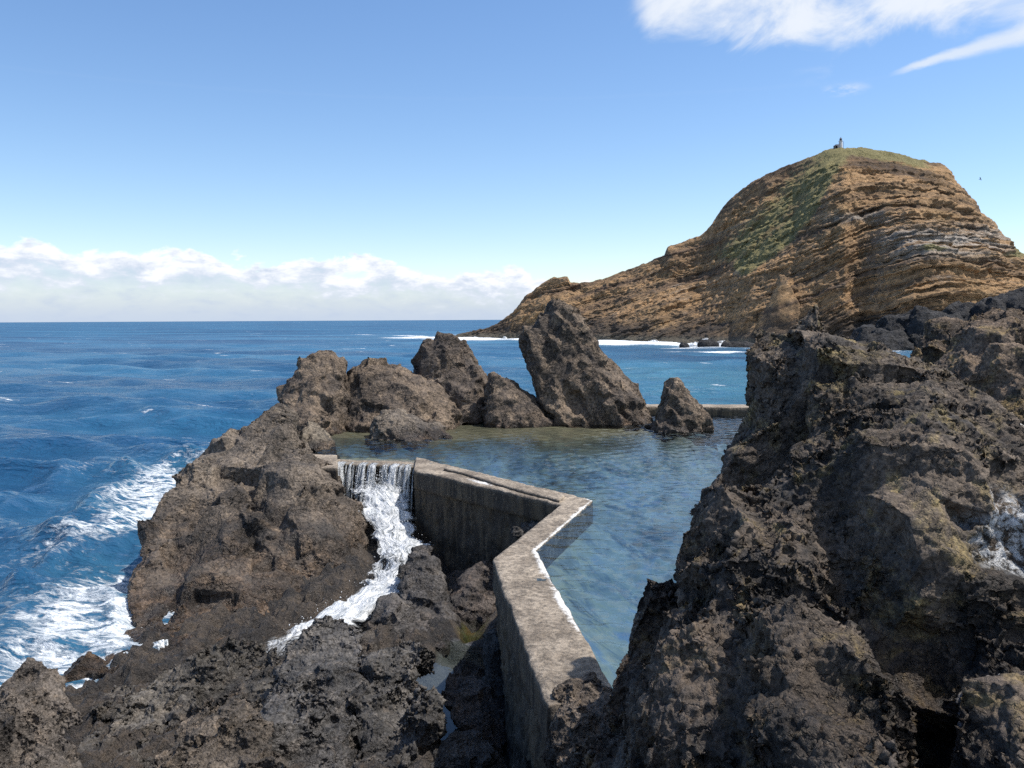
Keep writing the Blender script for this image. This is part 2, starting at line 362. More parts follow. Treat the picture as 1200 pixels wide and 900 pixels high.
# --- gully rocks
GUL = 'rocks in the gully under the pool wall'
rock('gully_rock', [
    [(642, 482, 500, 17.9, .25), (660, 473, 512, 17.6, .5), (700, 468, 528, 16.8, .7), (740, 462, 545, 15.9, .8), (780, 452, 520, 15.1, .7), (830, 448, 515, 14.8, .7)],
    [(697, 440, 462, 16.2, .2), (715, 434, 482, 16, .4), (750, 434, 490, 15.4, .5), (780, 445, 505, 14.9, .5), (830, 440, 510, 14.5, .5)]],
    M_FORE, 0.025, 0.5, 10, 'dark rounded rock splitting the white water at the waterfall foot', group=GUL, tint=(.85, .85, .88), block=.1)
rock('gully_rock', [
    [(664, 550, 572, 17.6, .2), (680, 535, 580, 17.4, .5), (705, 522, 585, 17, .6), (750, 520, 590, 16.6, .6)]],
    M_FORE, 0.025, 0.5, 11, 'dark boulder leaning on the inner corner of the wall above the yellow puddle', group=GUL, tint=(.95, .85, .8))
rock('gully_rock', [
    [(597, 636, 652, 17.8, .2), (607, 618, 662, 17.7, .4), (622, 605, 665, 17.5, .5), (680, 600, 670, 17.4, .6)]],
    M_FORE, 0.025, 0.5, 12, 'shaded rock wedged high in the angle behind the wall bend', group=GUL)
rock('gully_rock', [
    [(785, 535, 558, 12.7, .2), (800, 527, 580, 12.5, .4), (830, 527, 592, 12.1, .5), (855, 545, 600, 11.8, .4), (900, 550, 610, 11.6, .4)]],
    M_FORE, 0.018, 0.5, 13, 'dark angular boulder rising out of the long grey puddle', group=GUL, tint=(.8, .72, .68))
rock('gully_rock', [
    [(741, 570, 582, 13.2, .15), (755, 562, 592, 13, .3), (790, 565, 600, 12.6, .35), (840, 570, 610, 12.2, .4)]],
    M_FORE, 0.02, 0.4, 14, 'small black rock pressed against the foot of the front wall', group=GUL, tint=(.7, .7, .7))
rock('gully_rock', [
    [(740, 424, 440, 14.9, .12), (752, 412, 446, 14.7, .25), (775, 410, 450, 14.4, .3), (820, 405, 455, 14, .3)]],
    M_FORE, 0.018, 0.35, 15, 'small round stone at the edge of the white stream', group=GUL, tint=(.9, .85, .8))
# --- foreground rocks
FOR = 'grey lava rocks along the near shore'
rock('shore_rock', [
    [(775, 14, 34, 10.6, .2), (790, 4, 44, 10.5, .4), (820, -10, 52, 10.2, .6), (860, -40, 62, 9.8, .8), (900, -60, 75, 9.4, .9), (980, -70, 90, 9.0, 1)]],
    M_FORE, 0.016, 0.6, 16, 'pointed shore rock right beside the foaming sea', group=FOR, edge=.23, block=.22, crack=.075, tint=(1.1, 1.02, .95), rot=(.2, .3, 0), stretch=(1.3, 1.2, .7))
rock('shore_rock', [
    [(738, 372, 400, 13.4, .4), (752, 338, 422, 13.0, .8), (785, 322, 425, 12.4, 1.1), (830, 312, 418, 11.5, 1.3), (880, 305, 410, 10.6, 1.4), (960, 300, 410, 9.7, 1.5)]],
    M_FORE, 0.018, 0.95, 17, 'smooth grey domed rock at the lower end of the stream', group=FOR, edge=.23, block=.22, crack=.075, warp=.12, tint=(1.0, 1.02, 1.06))
rock('shore_rock', [
    [(768, 432, 462, 12.6, .3), (790, 420, 495, 12.2, .7), (815, 416, 500, 11.8, .8), (850, 414, 505, 11.2, .9), (900, 412, 508, 10.4, 1.0), (960, 410, 515, 9.8, 1.1)],
    [(805, 484, 498, 11.4, .2), (825, 472, 508, 11.1, .35), (860, 464, 510, 10.7, .4), (930, 456, 515, 10.2, .4)]],
    M_FORE, 0.018, 0.95, 18, 'steep grey rock between a dark crack and the long puddle', group=FOR, edge=.23, block=.22, crack=.075, tint=(.95, .95, .95))
rock('shore_rock', [
    [(764, 250, 315, 13.8, .3), (785, 200, 335, 13.2, .8), (815, 150, 335, 12.4, 1.1), (850, 120, 330, 11.5, 1.2), (900, 100, 320, 10.6, 1.3), (960, 90, 320, 9.9, 1.3)],
    [(812, 118, 150, 12.9, .3), (830, 102, 180, 12.3, .6), (860, 95, 220, 11.5, .8), (900, 85, 220, 10.7, .9), (960, 80, 220, 10, 1)]],
    M_FORE, 0.018, 0.95, 19, 'broad grey lava shelf below the huge crag', group=FOR, edge=.23, block=.22, crack=.075, tint=(1.0, .98, .93))
rock('shore_rock', [
    [(820, 262, 285, 10.5, .2), (840, 240, 305, 10.2, .4), (870, 220, 320, 9.8, .6), (910, 190, 330, 9.3, .7), (980, 170, 340, 8.8, .8)],
    [(828, 235, 250, 11, .2), (850, 215, 262, 10.6, .3), (890, 180, 270, 10, .4), (960, 160, 270, 9.5, .5)]],
    M_FORE, 0.014, 0.5, 20, 'tan speckled rock ridge nearest the camera at the bottom edge', group=FOR, edge=.23, block=.22, crack=.075, tint=(1.2, 1.08, .95))
rock('shore_rock', [
    [(866, 532, 558, 10.6, .2), (880, 510, 580, 10.4, .4), (910, 500, 592, 10.1, .5), (970, 490, 600, 9.8, .6)]],
    M_FORE, 0.014, 0.45, 21, 'low dark rock closing the lower end of the puddle', group=FOR, edge=.23, block=.22, crack=.075, tint=(.8, .8, .8))
rock('shore_rock', [
    [(798, 668, 706, 8.15, .25), (815, 652, 722, 8.0, .45), (845, 646, 732, 7.8, .55), (890, 648, 735, 7.6, .65), (1000, 645, 745, 7.3, .8)]],
    M_FORE, 0.012, 0.4, 22, 'rough lump of lava and mortar where the front wall ends', group=FOR, edge=.23, block=.22, crack=.075, tint=(1.25, 1.08, .92))
# --- right hand lava mass
rock('lava_crag', [
    [(370, 915, 958, 8.6, .3), (380, 904, 980, 8.5, .6), (400, 903, 1000, 8.4, .85), (425, 904, 1030, 8.3, .95), (460, 903, 1065, 8.1, 1.15), (500, 898, 1090, 7.8, 1.3), (560, 850, 1100, 7.5, 1.5), (620, 828, 1110, 7.2, 1.7), (700, 815, 1110, 6.8, 1.8), (780, 778, 1110, 6.5, 1.9), (860, 752, 1110, 6.3, 2.0), (960, 715, 1110, 6.1, 2.1), (1150, 680, 1110, 5.8, 2.2)],
    [(404, 975, 1005, 8.5, .3), (418, 975, 1040, 8.3, .6), (442, 980, 1085, 8.0, .9), (474, 985, 1140, 7.6, 1.0), (520, 990, 1215, 7.2, 1.2), (590, 990, 1290, 6.9, 1.4), (700, 990, 1350, 6.5, 1.6), (1100, 990, 1400, 6, 1.6)],
    [(486, 1052, 1100, 6.7, .25), (500, 1030, 1115, 6.5, .5), (535, 1005, 1135, 6.3, .7), (580, 990, 1150, 6.1, .8), (640, 975, 1160, 5.9, .8), (690, 985, 1150, 5.8, .7), (720, 1000, 1120, 5.9, .5)],
    [(605, 1080, 1120, 5.5, .2), (625, 1055, 1140, 5.4, .35), (655, 1040, 1140, 5.4, .4), (680, 1050, 1120, 5.5, .3)],
    [(545, 1140, 1220, 6.3, .3), (575, 1125, 1260, 6.1, .6), (640, 1110, 1290, 5.8, .8), (720, 1090, 1300, 5.5, .8), (800, 1080, 1320, 5.2, .8), (1000, 1080, 1340, 4.8, .8)],
    [(560, 840, 880, 7.0, .3), (590, 845, 930, 6.6, .6), (650, 825, 960, 6.1, .7), (720, 802, 980, 5.7, .8), (800, 770, 990, 5.4, .8), (900, 745, 1000, 5.1, .9), (1100, 720, 1000, 4.8, 1)],
    [(690, 910, 945, 5.0, .2), (720, 890, 990, 4.9, .4), (770, 875, 1020, 4.7, .5), (830, 870, 1040, 4.5, .6), (900, 860, 1060, 4.3, .7), (1050, 860, 1080, 4.1, .7)],
    [(855, 970, 1000, 4.0, .15), (875, 955, 1030, 3.95, .3), (910, 945, 1080, 3.85, .4), (1020, 940, 1100, 3.7, .5)],
    [(830, 1180, 1230, 4.2, .2), (850, 1165, 1250, 4.1, .35), (900, 1150, 1260, 3.95, .5), (1020, 1150, 1280, 3.8, .6)],
    ], M_RIGHT, 0.015, 1.05, 23, 'massive dark pitted lava crag towering over the near end of the pool', cat='rock', warp=.09, block=.13, knob=.02, crack=.05, ridge=.03, fine=.028, facet=.46, pits=.035, big=1.25)
rock('lava_outcrop', [
    [(372, 1150, 1215, 11.5, .5), (384, 1104, 1260, 11.3, .9), (405, 1086, 1290, 11.1, 1.1), (440, 1084, 1310, 10.9, 1.3), (500, 1090, 1330, 10.6, 1.4), (800, 1090, 1350, 10.4, 1.5)]],
    M_RIGHT, 0.024, 0.6, 24, 'knobbly brown lava outcrop behind the shoulder of the dark crag', cat='rock', knob=.3, block=.12, tint=(1.25, 1.15, 1.05))

# ------------------------------------------------------------------ ground (gully and shore shelf)
PUD_Z = 0.22
puddle_px = [(478, 790), (505, 780), (512, 758), (538, 754), (562, 764), (570, 790), (580, 830), (588, 870), (600, 905), (588, 915), (548, 893), (520, 876), (514, 835), (500, 808)]
alga_px = [(545, 713), (565, 704), (569, 728), (563, 750), (546, 753), (538, 745)]
PUD = np.array([U(x, y, PUD_Z) for x, y in puddle_px]); ALG = np.array([U(x, y, 0.30) for x, y in alga_px])
rows = [(560, 418, 474, 21.7, .30), (574, 410, 480, 21.5, .60), (590, 416, 483, 21.0, .66), (610, 424, 487, 20.4, .64), (632, 432, 496, 19.8, .62), (646, 436, 506, 19.2, .62), (660, 434, 510, 18.6, .52), (678, 428, 494, 17.9, .58), (696, 414, 470, 17.2, .68), (714, 383, 450, 16.5, .74), (730, 343, 430, 15.9, .66), (744, 316, 402, 15.5, .52), (756, 300, 366, 15.1, .46), (770, 288, 336, 14.7, .42)]
STREAM = np.array([P((r[1] + r[2]) / 2, r[0], r[3]) for r in rows]); STREAM_W = np.array([(r[2] - r[1]) / 2 * r[3] / F for r in rows])
gx = np.arange(-9.5, 6.0, 0.035); gy = np.arange(1.0, 24.0, 0.04)
X, Y = np.meshgrid(gx, gy, indexing='ij'); XY = np.stack([X.ravel(), Y.ravel()], 1)
p3 = np.column_stack([XY, np.zeros(len(XY))])
nz = fbm(p3 * 0.9 + 5, 6, 0.55); rid = 1 - np.abs(2 * fbm(p3 * 1.4 + 40, 5, 0.5) - 1)
near = np.clip((12.0 - XY[:, 1]) / 9.0, 0, 1.3)
z = 0.35 + 2.4 * near ** 1.5 + (nz - 0.5) * (0.55 + near) + (rid - 0.8) * 0.5
z += (fbm(p3 * 3.1 + 60, 5, .6) - .5) * .55 + (1 - np.abs(2 * fbm(p3 * 5 + 80, 4) - 1) - .8) * .24
z += np.clip((XY[:, 1] - 15.5) * 0.18, 0, 1.2) * np.clip(1 - np.abs(XY[:, 0] + 3.6) / 2.0, 0, 1)
sl = np.clip((-7.2 - XY[:, 0] + (XY[:, 1] - 14) * 0.40) / 0.9, 0, 1); z = z * (1 - sl) + (-1.6) * sl
east = np.clip((XY[:, 0] - 0.2) / 2.0, 0, 1) * np.clip((9.5 - XY[:, 1]) / 2.5, 0, 1); z += east * 1.0
for poly, lev in ((PUD, PUD_Z), (ALG, 0.30)):
    d = sdist_poly(XY, poly); k = np.clip(1 - d / 0.35, 0, 1)
    tgt = lev + np.clip(d * 0.9 - .04, -0.20, 0.35) + (nz - 0.5) * 0.14 + (fbm(p3 * 6 + 33, 3) - .5) * .12
    z = z * (1 - k) + tgt * k
for k in range(len(STREAM) - 1):
    for q_ in (0, .25, .5, .75):
        c_ = STREAM[k] * (1 - q_) + STREAM[k + 1] * q_; w_ = STREAM_W[k] * (1 - q_) + STREAM_W[k + 1] * q_
        dd_ = np.hypot(XY[:, 0] - c_[0], XY[:, 1] - c_[1]); z = np.minimum(z, c_[2] - .22 + np.maximum(dd_ - w_ * 1.15, 0) * 1.6 + (dd_ > w_ + .8) * 9)
GV = np.column_stack([XY, z])
m, t, out = new_mat('ground_rock')
pos = t.n('ShaderNodeNewGeometry').outputs['Position']
n1 = t.noise(pos, 1.3, 7, 0.62, 0.5).outputs[0]; n2 = t.noise(pos, 7, 8, 0.68, 0.3).outputs[0]; n3 = t.noise(pos, 35, 5, 0.7).outputs[0]
c = t.mixc(t.ss(n1, 0.4, 0.6), C4(0.035, 0.032, 0.031), C4(0.085, 0.07, 0.058))
c = t.mixc(1.0, c, t.mixc(t.ss(n3, .3, .7), C4(.4, .4, .4), C4(1.6, 1.55, 1.5)), 'MULTIPLY')
c = t.mixc(t.ss(n2, .52, .68, 0, .5), c, C4(.17, .125, .085))
al = t.n('ShaderNodeAttribute', attribute_name='algae').outputs['Fac']
c = t.mixc(t.m('MULTIPLY', al, t.ss(n2, .25, .55)), c, t.mixc(t.ss(n1, .42, .58), C4(0.15, 0.085, 0.010), C4(0.10, 0.105, 0.025)))
mu = t.n('ShaderNodeAttribute', attribute_name='silt_sheen').outputs['Fac']
c = t.mixc(t.m('MULTIPLY', mu, 0.8), c, C4(0.19, 0.20, 0.21))  # silt paled to blue-grey: sky reflection put into the puddle bed colour
h = t.m('ADD', t.m('MULTIPLY', n2, 0.16), t.m('MULTIPLY', n3, 0.045))
b = t.n('ShaderNodeBump', {'Height': h, 'Strength': 1.0, 'Distance': 1.0}).outputs[0]
bs = t.n('ShaderNodeBsdfPrincipled', {'Base Color': c, 'Roughness': 0.55, 'Normal': b, 'Specular IOR Level': 0.4})
t.t.links.new(bs.outputs[0], out.inputs[0])
ground = mesh_obj('ground', GV, grid_faces(len(gx), len(gy)), m); tag(ground, kind='structure')
attr(ground, 'algae', np.clip(.55 - sdist_poly(XY, ALG) / 0.2, 0, 1)); attr(ground, 'silt_sheen', np.clip(-sdist_poly(XY, PUD) / 0.1, 0, 1))

# ------------------------------------------------------------------ still water (puddles, pool)
def water_mat(name, tint, ripple, rscale, rough=0.02, rdir=None):
    m, t, out = new_mat(name)
    pos = t.n('ShaderNodeNewGeometry').outputs['Position']
    h = 0.0
    if ripple:
        p2 = t.n('ShaderNodeVectorRotate', {'Vector': pos, 'Angle': rad(25), 'Axis': (0, 0, 1)}).outputs[0]
        p2 = t.v('MULTIPLY', p2, (0.55, 1.25, 1))
        a = t.noise(p2, rscale, 3, 0.5, 0.5).outputs[0]; b2 = t.noise(p2, rscale * 3.1, 2, 0.5, 0.4).outputs[0]
        h = t.m('ADD', t.m('MULTIPLY', a, ripple), t.m('MULTIPLY', b2, ripple * 0.25))
    else: h = t.m('MULTIPLY', t.noise(pos, 6, 2).outputs[0], 0.0008)
    b = t.n('ShaderNodeBump', {'Height': h, 'Strength': 1.0, 'Distance': 1.0}).outputs[0]
    fr = t.n('ShaderNodeFresnel', {'IOR': 1.333, 'Normal': b}).outputs[0]
    gl = t.n('ShaderNodeBsdfGlossy', {'Color': C4(1, 1, 1), 'Roughness': rough, 'Normal': b}).outputs[0]
    tr = t.n('ShaderNodeBsdfTransparent', {'Color': C4(*tint)}).outputs[0]
    mx = t.n('ShaderNodeMixShader', {0: fr, 1: tr, 2: gl}).outputs[0]
    t.t.links.new(mx, out.inputs[0]); return m

def poly_grid(poly, margin, step):
    lo = poly[:, :2].min(0) - margin; hi = poly[:, :2].max(0) + margin
    xs = np.arange(lo[0], hi[0] + step, step); ys = np.arange(lo[1], hi[1] + step, step)
    X, Y = np.meshgrid(xs, ys, indexing='ij'); XY = np.stack([X.ravel(), Y.ravel()], 1)
    f = grid_faces(len(xs), len(ys)); cen = XY[f].mean(1); d = sdist_poly(cen, poly); f = f[d < margin]
    used = np.unique(f); mp = np.full(len(XY), -1); mp[used] = np.arange(len(used))
    return XY[used], mp[f]

M_PUD = water_mat('puddle_water', (0.75, 0.78, 0.75), 0, 1)
for poly, lev, lab in ((PUD, PUD_Z, 'long still puddle reflecting grey sky'), (ALG, 0.30, 'small yellow puddle at the wall corner')):
    q, f = poly_grid(poly, 0.35, 0.06)
    o = mesh_obj('puddle', np.column_stack([q, np.full(len(q), lev)]), f, M_PUD); tag(o, kind='structure')

POOL_Z = 2.50
pool_px = [(372, 524), (392, 534), (487, 537), (694, 586), (628, 644), (719, 800), (745, 815), (800, 780), (960, 640), (930, 489), (820, 487.5), (640, 486.5), (570, 487), (500, 487), (400, 491), (360, 505)]
POOL = np.array([U(x, y, POOL_Z) for x, y in pool_px])
def pool_depth(q):
    p3 = np.column_stack([q, np.zeros(len(q))])
    dz = 1.15 + (fbm(p3 * 0.5 + 3, 5) - 0.5) * 1.1 + (fbm(p3 * 2.0 + 9, 4) - 0.5) * 0.5
    for (px, py, r, up) in ((470, 512, 3.0, 0.9), (540, 508, 2.4, 1.1), (600, 499, 3.0, 1.0), (720, 500, 3.5, 0.9), (670, 512, 3.2, 0.8), (800, 505, 2, .6), (410, 505, 3, 1.0), (500, 500, 2.5, 1.0)):
        c0 = U(px, py, POOL_Z); dz -= up * np.exp(-((q[:, 0] - c0[0]) ** 2 + (q[:, 1] - c0[1]) ** 2) / (r * r * .5))
    dwl = dist_line(q, POOL[1:6, :2]); dz = np.minimum(dz, .45 + .7 * np.maximum(dwl - .1, 0))
    return np.clip(dz, 0.03, 2.0)
q, f = poly_grid(POOL, 0.25, 0.035)
rz = np.zeros(len(q)); calm = .35 + 1.1 * np.clip((fbm(np.column_stack([q * .35, np.zeros(len(q))]) + 70, 3) - .3) * 2.2, 0, 1)
rngp = np.random.default_rng(5)
for k in range(44):
    L = 0.12 * (0.75 / 0.12) ** rngp.random(); th = rad(12) + rngp.normal() * .65; w_ = 2 * math.pi / L
    rz += .0062 * L * np.sin(w_ * (math.sin(th) * q[:, 0] + math.cos(th) * q[:, 1]) + rngp.random() * 6.28)
dpt = pool_depth(q)
m, t, out = new_mat('pool_water'); M_POOL = m
pos = t.n('ShaderNodeNewGeometry').outputs['Position']
b = t.n('ShaderNodeBump', {'Height': t.m('MULTIPLY', t.noise(pos, 14, 3, .5, .5).outputs[0], .006), 'Strength': 1.0, 'Distance': 1.0}).outputs[0]
da = t.n('ShaderNodeAttribute', attribute_name='depth').outputs['Fac']
tint = t.ramp(t.m('DIVIDE', da, 1.6), [(0.0, (.84, .86, .82)), (.20, (.60, .70, .77)), (.5, (.46, .62, .80)), (1.0, (.36, .54, .79))])
fr = t.n('ShaderNodeFresnel', {'IOR': 1.333, 'Normal': b}).outputs[0]
gl = t.n('ShaderNodeBsdfGlossy', {'Roughness': .02, 'Normal': b}).outputs[0]
tr = t.n('ShaderNodeBsdfTransparent', {'Color': tint}).outputs[0]
t.t.links.new(t.n('ShaderNodeMixShader', {0: fr, 1: tr, 2: gl}).outputs[0], out.inputs[0])
pool = mesh_obj('pool_water', np.column_stack([q, POOL_Z + rz * calm]), f, M_POOL); tag(pool, kind='structure'); attr(pool, 'depth', dpt)
# bed
q, f = poly_grid(POOL, 0.12, 0.08)
dz = pool_depth(q)
m, t, out = new_mat('pool_bed_rock')
pos = t.n('ShaderNodeNewGeometry').outputs['Position']
n1 = t.noise(pos, 0.8, 6, 0.6, 0.8).outputs[0]; n2 = t.noise(pos, 3.5, 5, 0.6, 1.2).outputs[0]
c = t.ramp(n1, [(0.32, (0.06, 0.075, 0.07)), (0.45, (0.20, 0.22, 0.20)), (0.55, (0.38, 0.36, 0.26)), (0.68, (0.22, 0.27, 0.30))])
c = t.mixc(t.ss(n2, .48, .66, 0, .8), c, C4(0.38, 0.35, 0.22))
c = t.mixc(t.ss(t.n('ShaderNodeAttribute', attribute_name='depth').outputs['Fac'], .12, .75, .9, 0), c, t.mixc(n2, C4(.05, .048, .035), C4(.17, .15, .09)))
bs = t.n('ShaderNodeBsdfPrincipled', {'Base Color': c, 'Roughness': 0.9})
t.t.links.new(bs.outputs[0], out.inputs[0])
bed = mesh_obj('pool_bed', np.column_stack([q, POOL_Z - dz]), f, m); tag(bed, kind='structure'); attr(bed, 'depth', np.where(dist_line(q, POOL[1:6, :2]) < 1.6, 1.0, dz))

# ------------------------------------------------------------------ walls
m, t, out = new_mat('wall_concrete')
pos = t.n('ShaderNodeNewGeometry').outputs['Position']; sx, sy, sz = t.sep(pos)
n1 = t.noise(pos, 1.2, 7, 0.62, 0.4).outputs[0]; n2 = t.noise(pos, 14, 7, 0.7).outputs[0]; n3 = t.noise(pos, 60, 4, 0.7).outputs[0]
st = t.noise(t.v('MULTIPLY', pos, (5, 5, 0.5)), 1.0, 6, 0.6, 0.3).outputs[0]
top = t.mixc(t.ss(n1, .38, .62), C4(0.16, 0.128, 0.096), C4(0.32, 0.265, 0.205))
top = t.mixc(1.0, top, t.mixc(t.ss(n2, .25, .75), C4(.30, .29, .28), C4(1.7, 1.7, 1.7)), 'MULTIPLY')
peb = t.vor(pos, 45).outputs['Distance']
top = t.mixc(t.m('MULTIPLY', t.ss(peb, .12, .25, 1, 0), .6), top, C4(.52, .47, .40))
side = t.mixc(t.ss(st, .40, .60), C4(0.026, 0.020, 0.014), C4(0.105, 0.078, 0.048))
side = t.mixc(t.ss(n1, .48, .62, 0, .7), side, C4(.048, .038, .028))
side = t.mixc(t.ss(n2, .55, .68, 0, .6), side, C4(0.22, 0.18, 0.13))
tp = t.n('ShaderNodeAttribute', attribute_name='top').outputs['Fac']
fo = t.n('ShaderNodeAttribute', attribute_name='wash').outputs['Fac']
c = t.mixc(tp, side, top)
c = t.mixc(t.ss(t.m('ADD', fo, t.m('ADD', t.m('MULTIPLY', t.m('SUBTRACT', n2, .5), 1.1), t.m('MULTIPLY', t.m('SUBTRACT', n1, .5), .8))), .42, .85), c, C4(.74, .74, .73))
h = t.m('ADD', t.m('MULTIPLY', n2, 0.05), t.m('MULTIPLY', n3, 0.012)); h = t.m('ADD', h, t.m('MULTIPLY', st, 0.06))
b = t.n('ShaderNodeBump', {'Height': h, 'Strength': 0.8, 'Distance': 1.0}).outputs[0]
bs = t.n('ShaderNodeBsdfPrincipled', {'Base Color': c, 'Roughness': 0.8, 'Normal': b})
t.t.links.new(bs.outputs[0], out.inputs[0]); M_WALL = m

TOP_Z = 2.525
def wall(name, outer, inner, ztop, zbot, mat, step=0.06, ns=10, rough=0.03, wash=True, drop=None):
    """thick wall between two matching plan polylines; profile: outer face, top, inner face"""
    outer = [np.array(p[:2]) for p in outer]; inner = [np.array(p[:2]) for p in inner]
    A, B = [], []
    for i in range(len(outer) - 1):
        L = max(np.linalg.norm(outer[i + 1] - outer[i]), np.linalg.norm(inner[i + 1] - inner[i])); k = max(2, int(L / step))
        for j in range(k):
            s = j / k; A.append(outer[i] * (1 - s) + outer[i + 1] * s); B.append(inner[i] * (1 - s) + inner[i + 1] * s)
    A.append(outer[-1]); B.append(inner[-1]); A = np.array(A); B = np.array(B); n = len(A)
    prof = []            # (lerp across, z, is top, wash)
    nz_ = max(6, int((ztop - zbot) / step))
    for k in range(nz_):
        zq = zbot + (ztop - 0.03 - zbot) * k / nz_; prof.append((0.0 if zq > ztop - .5 else 0.10, zq, 0, 0))
    prof += [(0.0, ztop - 0.03, 0.3, 0), (0.03, ztop, 1, 0)]
    for k in range(1, ns): prof.append((0.03 + 0.94 * k / ns, ztop, 1, max(0, (k / ns - 0.72) / 0.28)))
    prof += [(0.97, ztop, 1, 1), (1.0, ztop - 0.02, 1, .5), (1.0, ztop - 0.06, .5, 0), (1.0, ztop - 0.14, .8, 0), (1.0, ztop - 1.4, .8, 0)]
    V = []; tp = []; ws = []
    for (s, z, tq, wq) in prof:
        pz = np.full(n, z)
        if drop is not None: pz = np.where(np.arange(n) >= 0, pz, pz)
        V.append(np.column_stack([A * (1 - s) + B * s, pz])); tp.append(np.full(n, tq)); ws.append(np.full(n, wq * (1.0 if wash else 0)))
    V = np.stack(V, 1).reshape(-1, 3); tp = np.stack(tp, 1).ravel(); ws = np.stack(ws, 1).ravel(); m_ = len(prof)
    d = fbm(V * 2.2 + 3, 5, 0.6) - 0.5; d2 = fbm(V * 7 + 30, 3, 0.6) - 0.5
    Bx = np.repeat(B - A, m_, 0); Bx = Bx / np.linalg.norm(Bx, axis=1)[:, None]
    V[:, :2] += Bx * ((d * 3.0 + d2 * 1.2) * rough * np.where(tp > 0.6, 0.5, np.where(V[:, 2] > ztop - .5, 1.0, 3.2)))[:, None]
    V[:, 2] += (d + 0.6 * d2) * rough * 1.6 * (tp > 0.2)
    Fg = grid_faces(n, m_)
    caps = [tuple(range(m_)), tuple(reversed(range((n - 1) * m_, n * m_)))]
    o = mesh_obj(name, [tuple(v) for v in V], [tuple(q) for q in Fg] + caps, mat)
    attr(o, 'top', tp); attr(o, 'wash', ws)
    return o
# order: along the wall from the waterfall to the near end
out_px = [(485, 551), (657, 591), (577, 655.5), (641, 828)]
in_px = [(488, 535.5), (695, 586), (628, 644.5), (722, 812)]
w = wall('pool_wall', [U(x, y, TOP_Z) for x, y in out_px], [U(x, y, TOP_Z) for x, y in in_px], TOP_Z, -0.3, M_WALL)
wv_ = np.empty(len(w.data.vertices) * 3, np.float32); w.data.vertices.foreach_get('co', wv_); wv_ = wv_.reshape(-1, 3)
wa = np.empty(len(wv_), np.float32); w.data.attributes['wash'].data.foreach_get('value', wa)
c1_ = U(695, 586, TOP_Z); c2_ = U(628, 644, TOP_Z); c3_ = U(722, 812, TOP_Z)
dd1 = dist_line(wv_[:, :2], np.array([c1_[:2], c2_[:2], c2_[:2] * .35 + c3_[:2] * .65])); wa *= np.clip(1.25 - dd1 / .5, .12, 1); wa *= .62 + .9 * (fbm(wv_ * 1.3 + 4, 3) - .35)
pc = U(563, 565, TOP_Z); ta = U(590, 572, TOP_Z) - pc; ta /= np.linalg.norm(ta); dv = wv_ - pc; al_ = dv @ ta; ac_ = np.linalg.norm(dv - al_[:, None] * ta, axis=1)
w.data.attributes['wash'].data.foreach_set('value', np.maximum(wa, .9 * np.exp(-(al_ / .75) ** 2 - (ac_ / .12) ** 2)).astype(np.float32))
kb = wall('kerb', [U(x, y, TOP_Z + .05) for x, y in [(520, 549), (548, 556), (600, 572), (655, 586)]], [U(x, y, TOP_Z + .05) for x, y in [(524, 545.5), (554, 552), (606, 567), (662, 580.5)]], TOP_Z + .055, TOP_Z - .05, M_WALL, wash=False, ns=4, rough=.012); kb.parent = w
tag(w, 'thick weathered concrete pool wall that bends in a zigzag beside the gully', 'wall')
# weir sill under the waterfall, and its stub on the crag
sill_o = [U(x, y, 2.44) for x, y in [(392, 543.5), (488, 547)]]; sill_i = [U(x, y, 2.44) for x, y in [(392, 537.5), (490, 539.5)]]
o = wall('weir_sill', sill_o, sill_i, 2.44, 0.2, M_WALL, wash=False); tag(o, 'stained concrete sill the waterfall spills over', 'wall')
o = wall('wall_stub', [U(x, y, TOP_Z + .02) for x, y in [(352, 548), (396, 548.5)]], [U(x, y, TOP_Z + .02) for x, y in [(356, 531), (395, 533)]], TOP_Z + .02, 0.8, M_WALL, wash=False)
tag(o, 'short concrete stub joining the crag to the waterfall', 'wall')
fw_o = [P(690, 492, 33.2)[:2], P(960, 491, 32.2)[:2]]; fw_i = [a + np.array([0, 1.1]) for a in fw_o]
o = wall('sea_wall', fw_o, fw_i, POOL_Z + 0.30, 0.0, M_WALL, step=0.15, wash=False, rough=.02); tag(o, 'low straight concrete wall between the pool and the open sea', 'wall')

# ------------------------------------------------------------------ headland
sky_pts = [(534, 394, 312), (548, 390, 310), (575, 384, 305), (600, 366, 300), (612, 352, 297), (628, 337, 295), (640, 330, 294), (648, 324, 293), (664, 324, 292), (668, 331, 292), (690, 331, 290), (712, 325, 286), (735, 316, 283), (757, 309, 280), (780, 298, 277), (783, 289, 277), (800, 283, 275), (822, 276, 272), (836, 262, 270), (850, 240, 268), (870, 222, 265), (886, 211, 263), (905, 202, 261), (940, 188, 258), (968, 176, 256), (985, 172, 255), (1012, 172, 254), (1045, 178, 254), (1078, 186, 255), (1106, 193, 255), (1113, 199, 255), (1120, 212, 255), (1132, 226, 255), (1150, 244, 255), (1166, 262, 255), (1178, 278, 256), (1188, 292, 256), (1198, 304, 256), (1225, 330, 257), (1260, 362, 258), (1300, 384, 258)]
foot_pts = [(534, 395, 310), (560, 395.5, 296), (620, 397, 280), (700, 400, 250), (780, 402.5, 225), (880, 405.5, 203), (960, 407, 192), (1060, 409, 183), (1150, 410, 180), (1230, 408, 186), (1300, 402, 220)]
sp = np.array(sky_pts); fp = np.array(foot_pts)
us = np.arange(534, 1300.1, 0.85); NVf, NVb = 330, 50
sy_ = np.interp(us, sp[:, 0], sp[:, 1]); sd = np.interp(us, sp[:, 0], sp[:, 2]); fy = np.interp(us, fp[:, 0], fp[:, 1]); fd = np.interp(us, fp[:, 0], fp[:, 2])
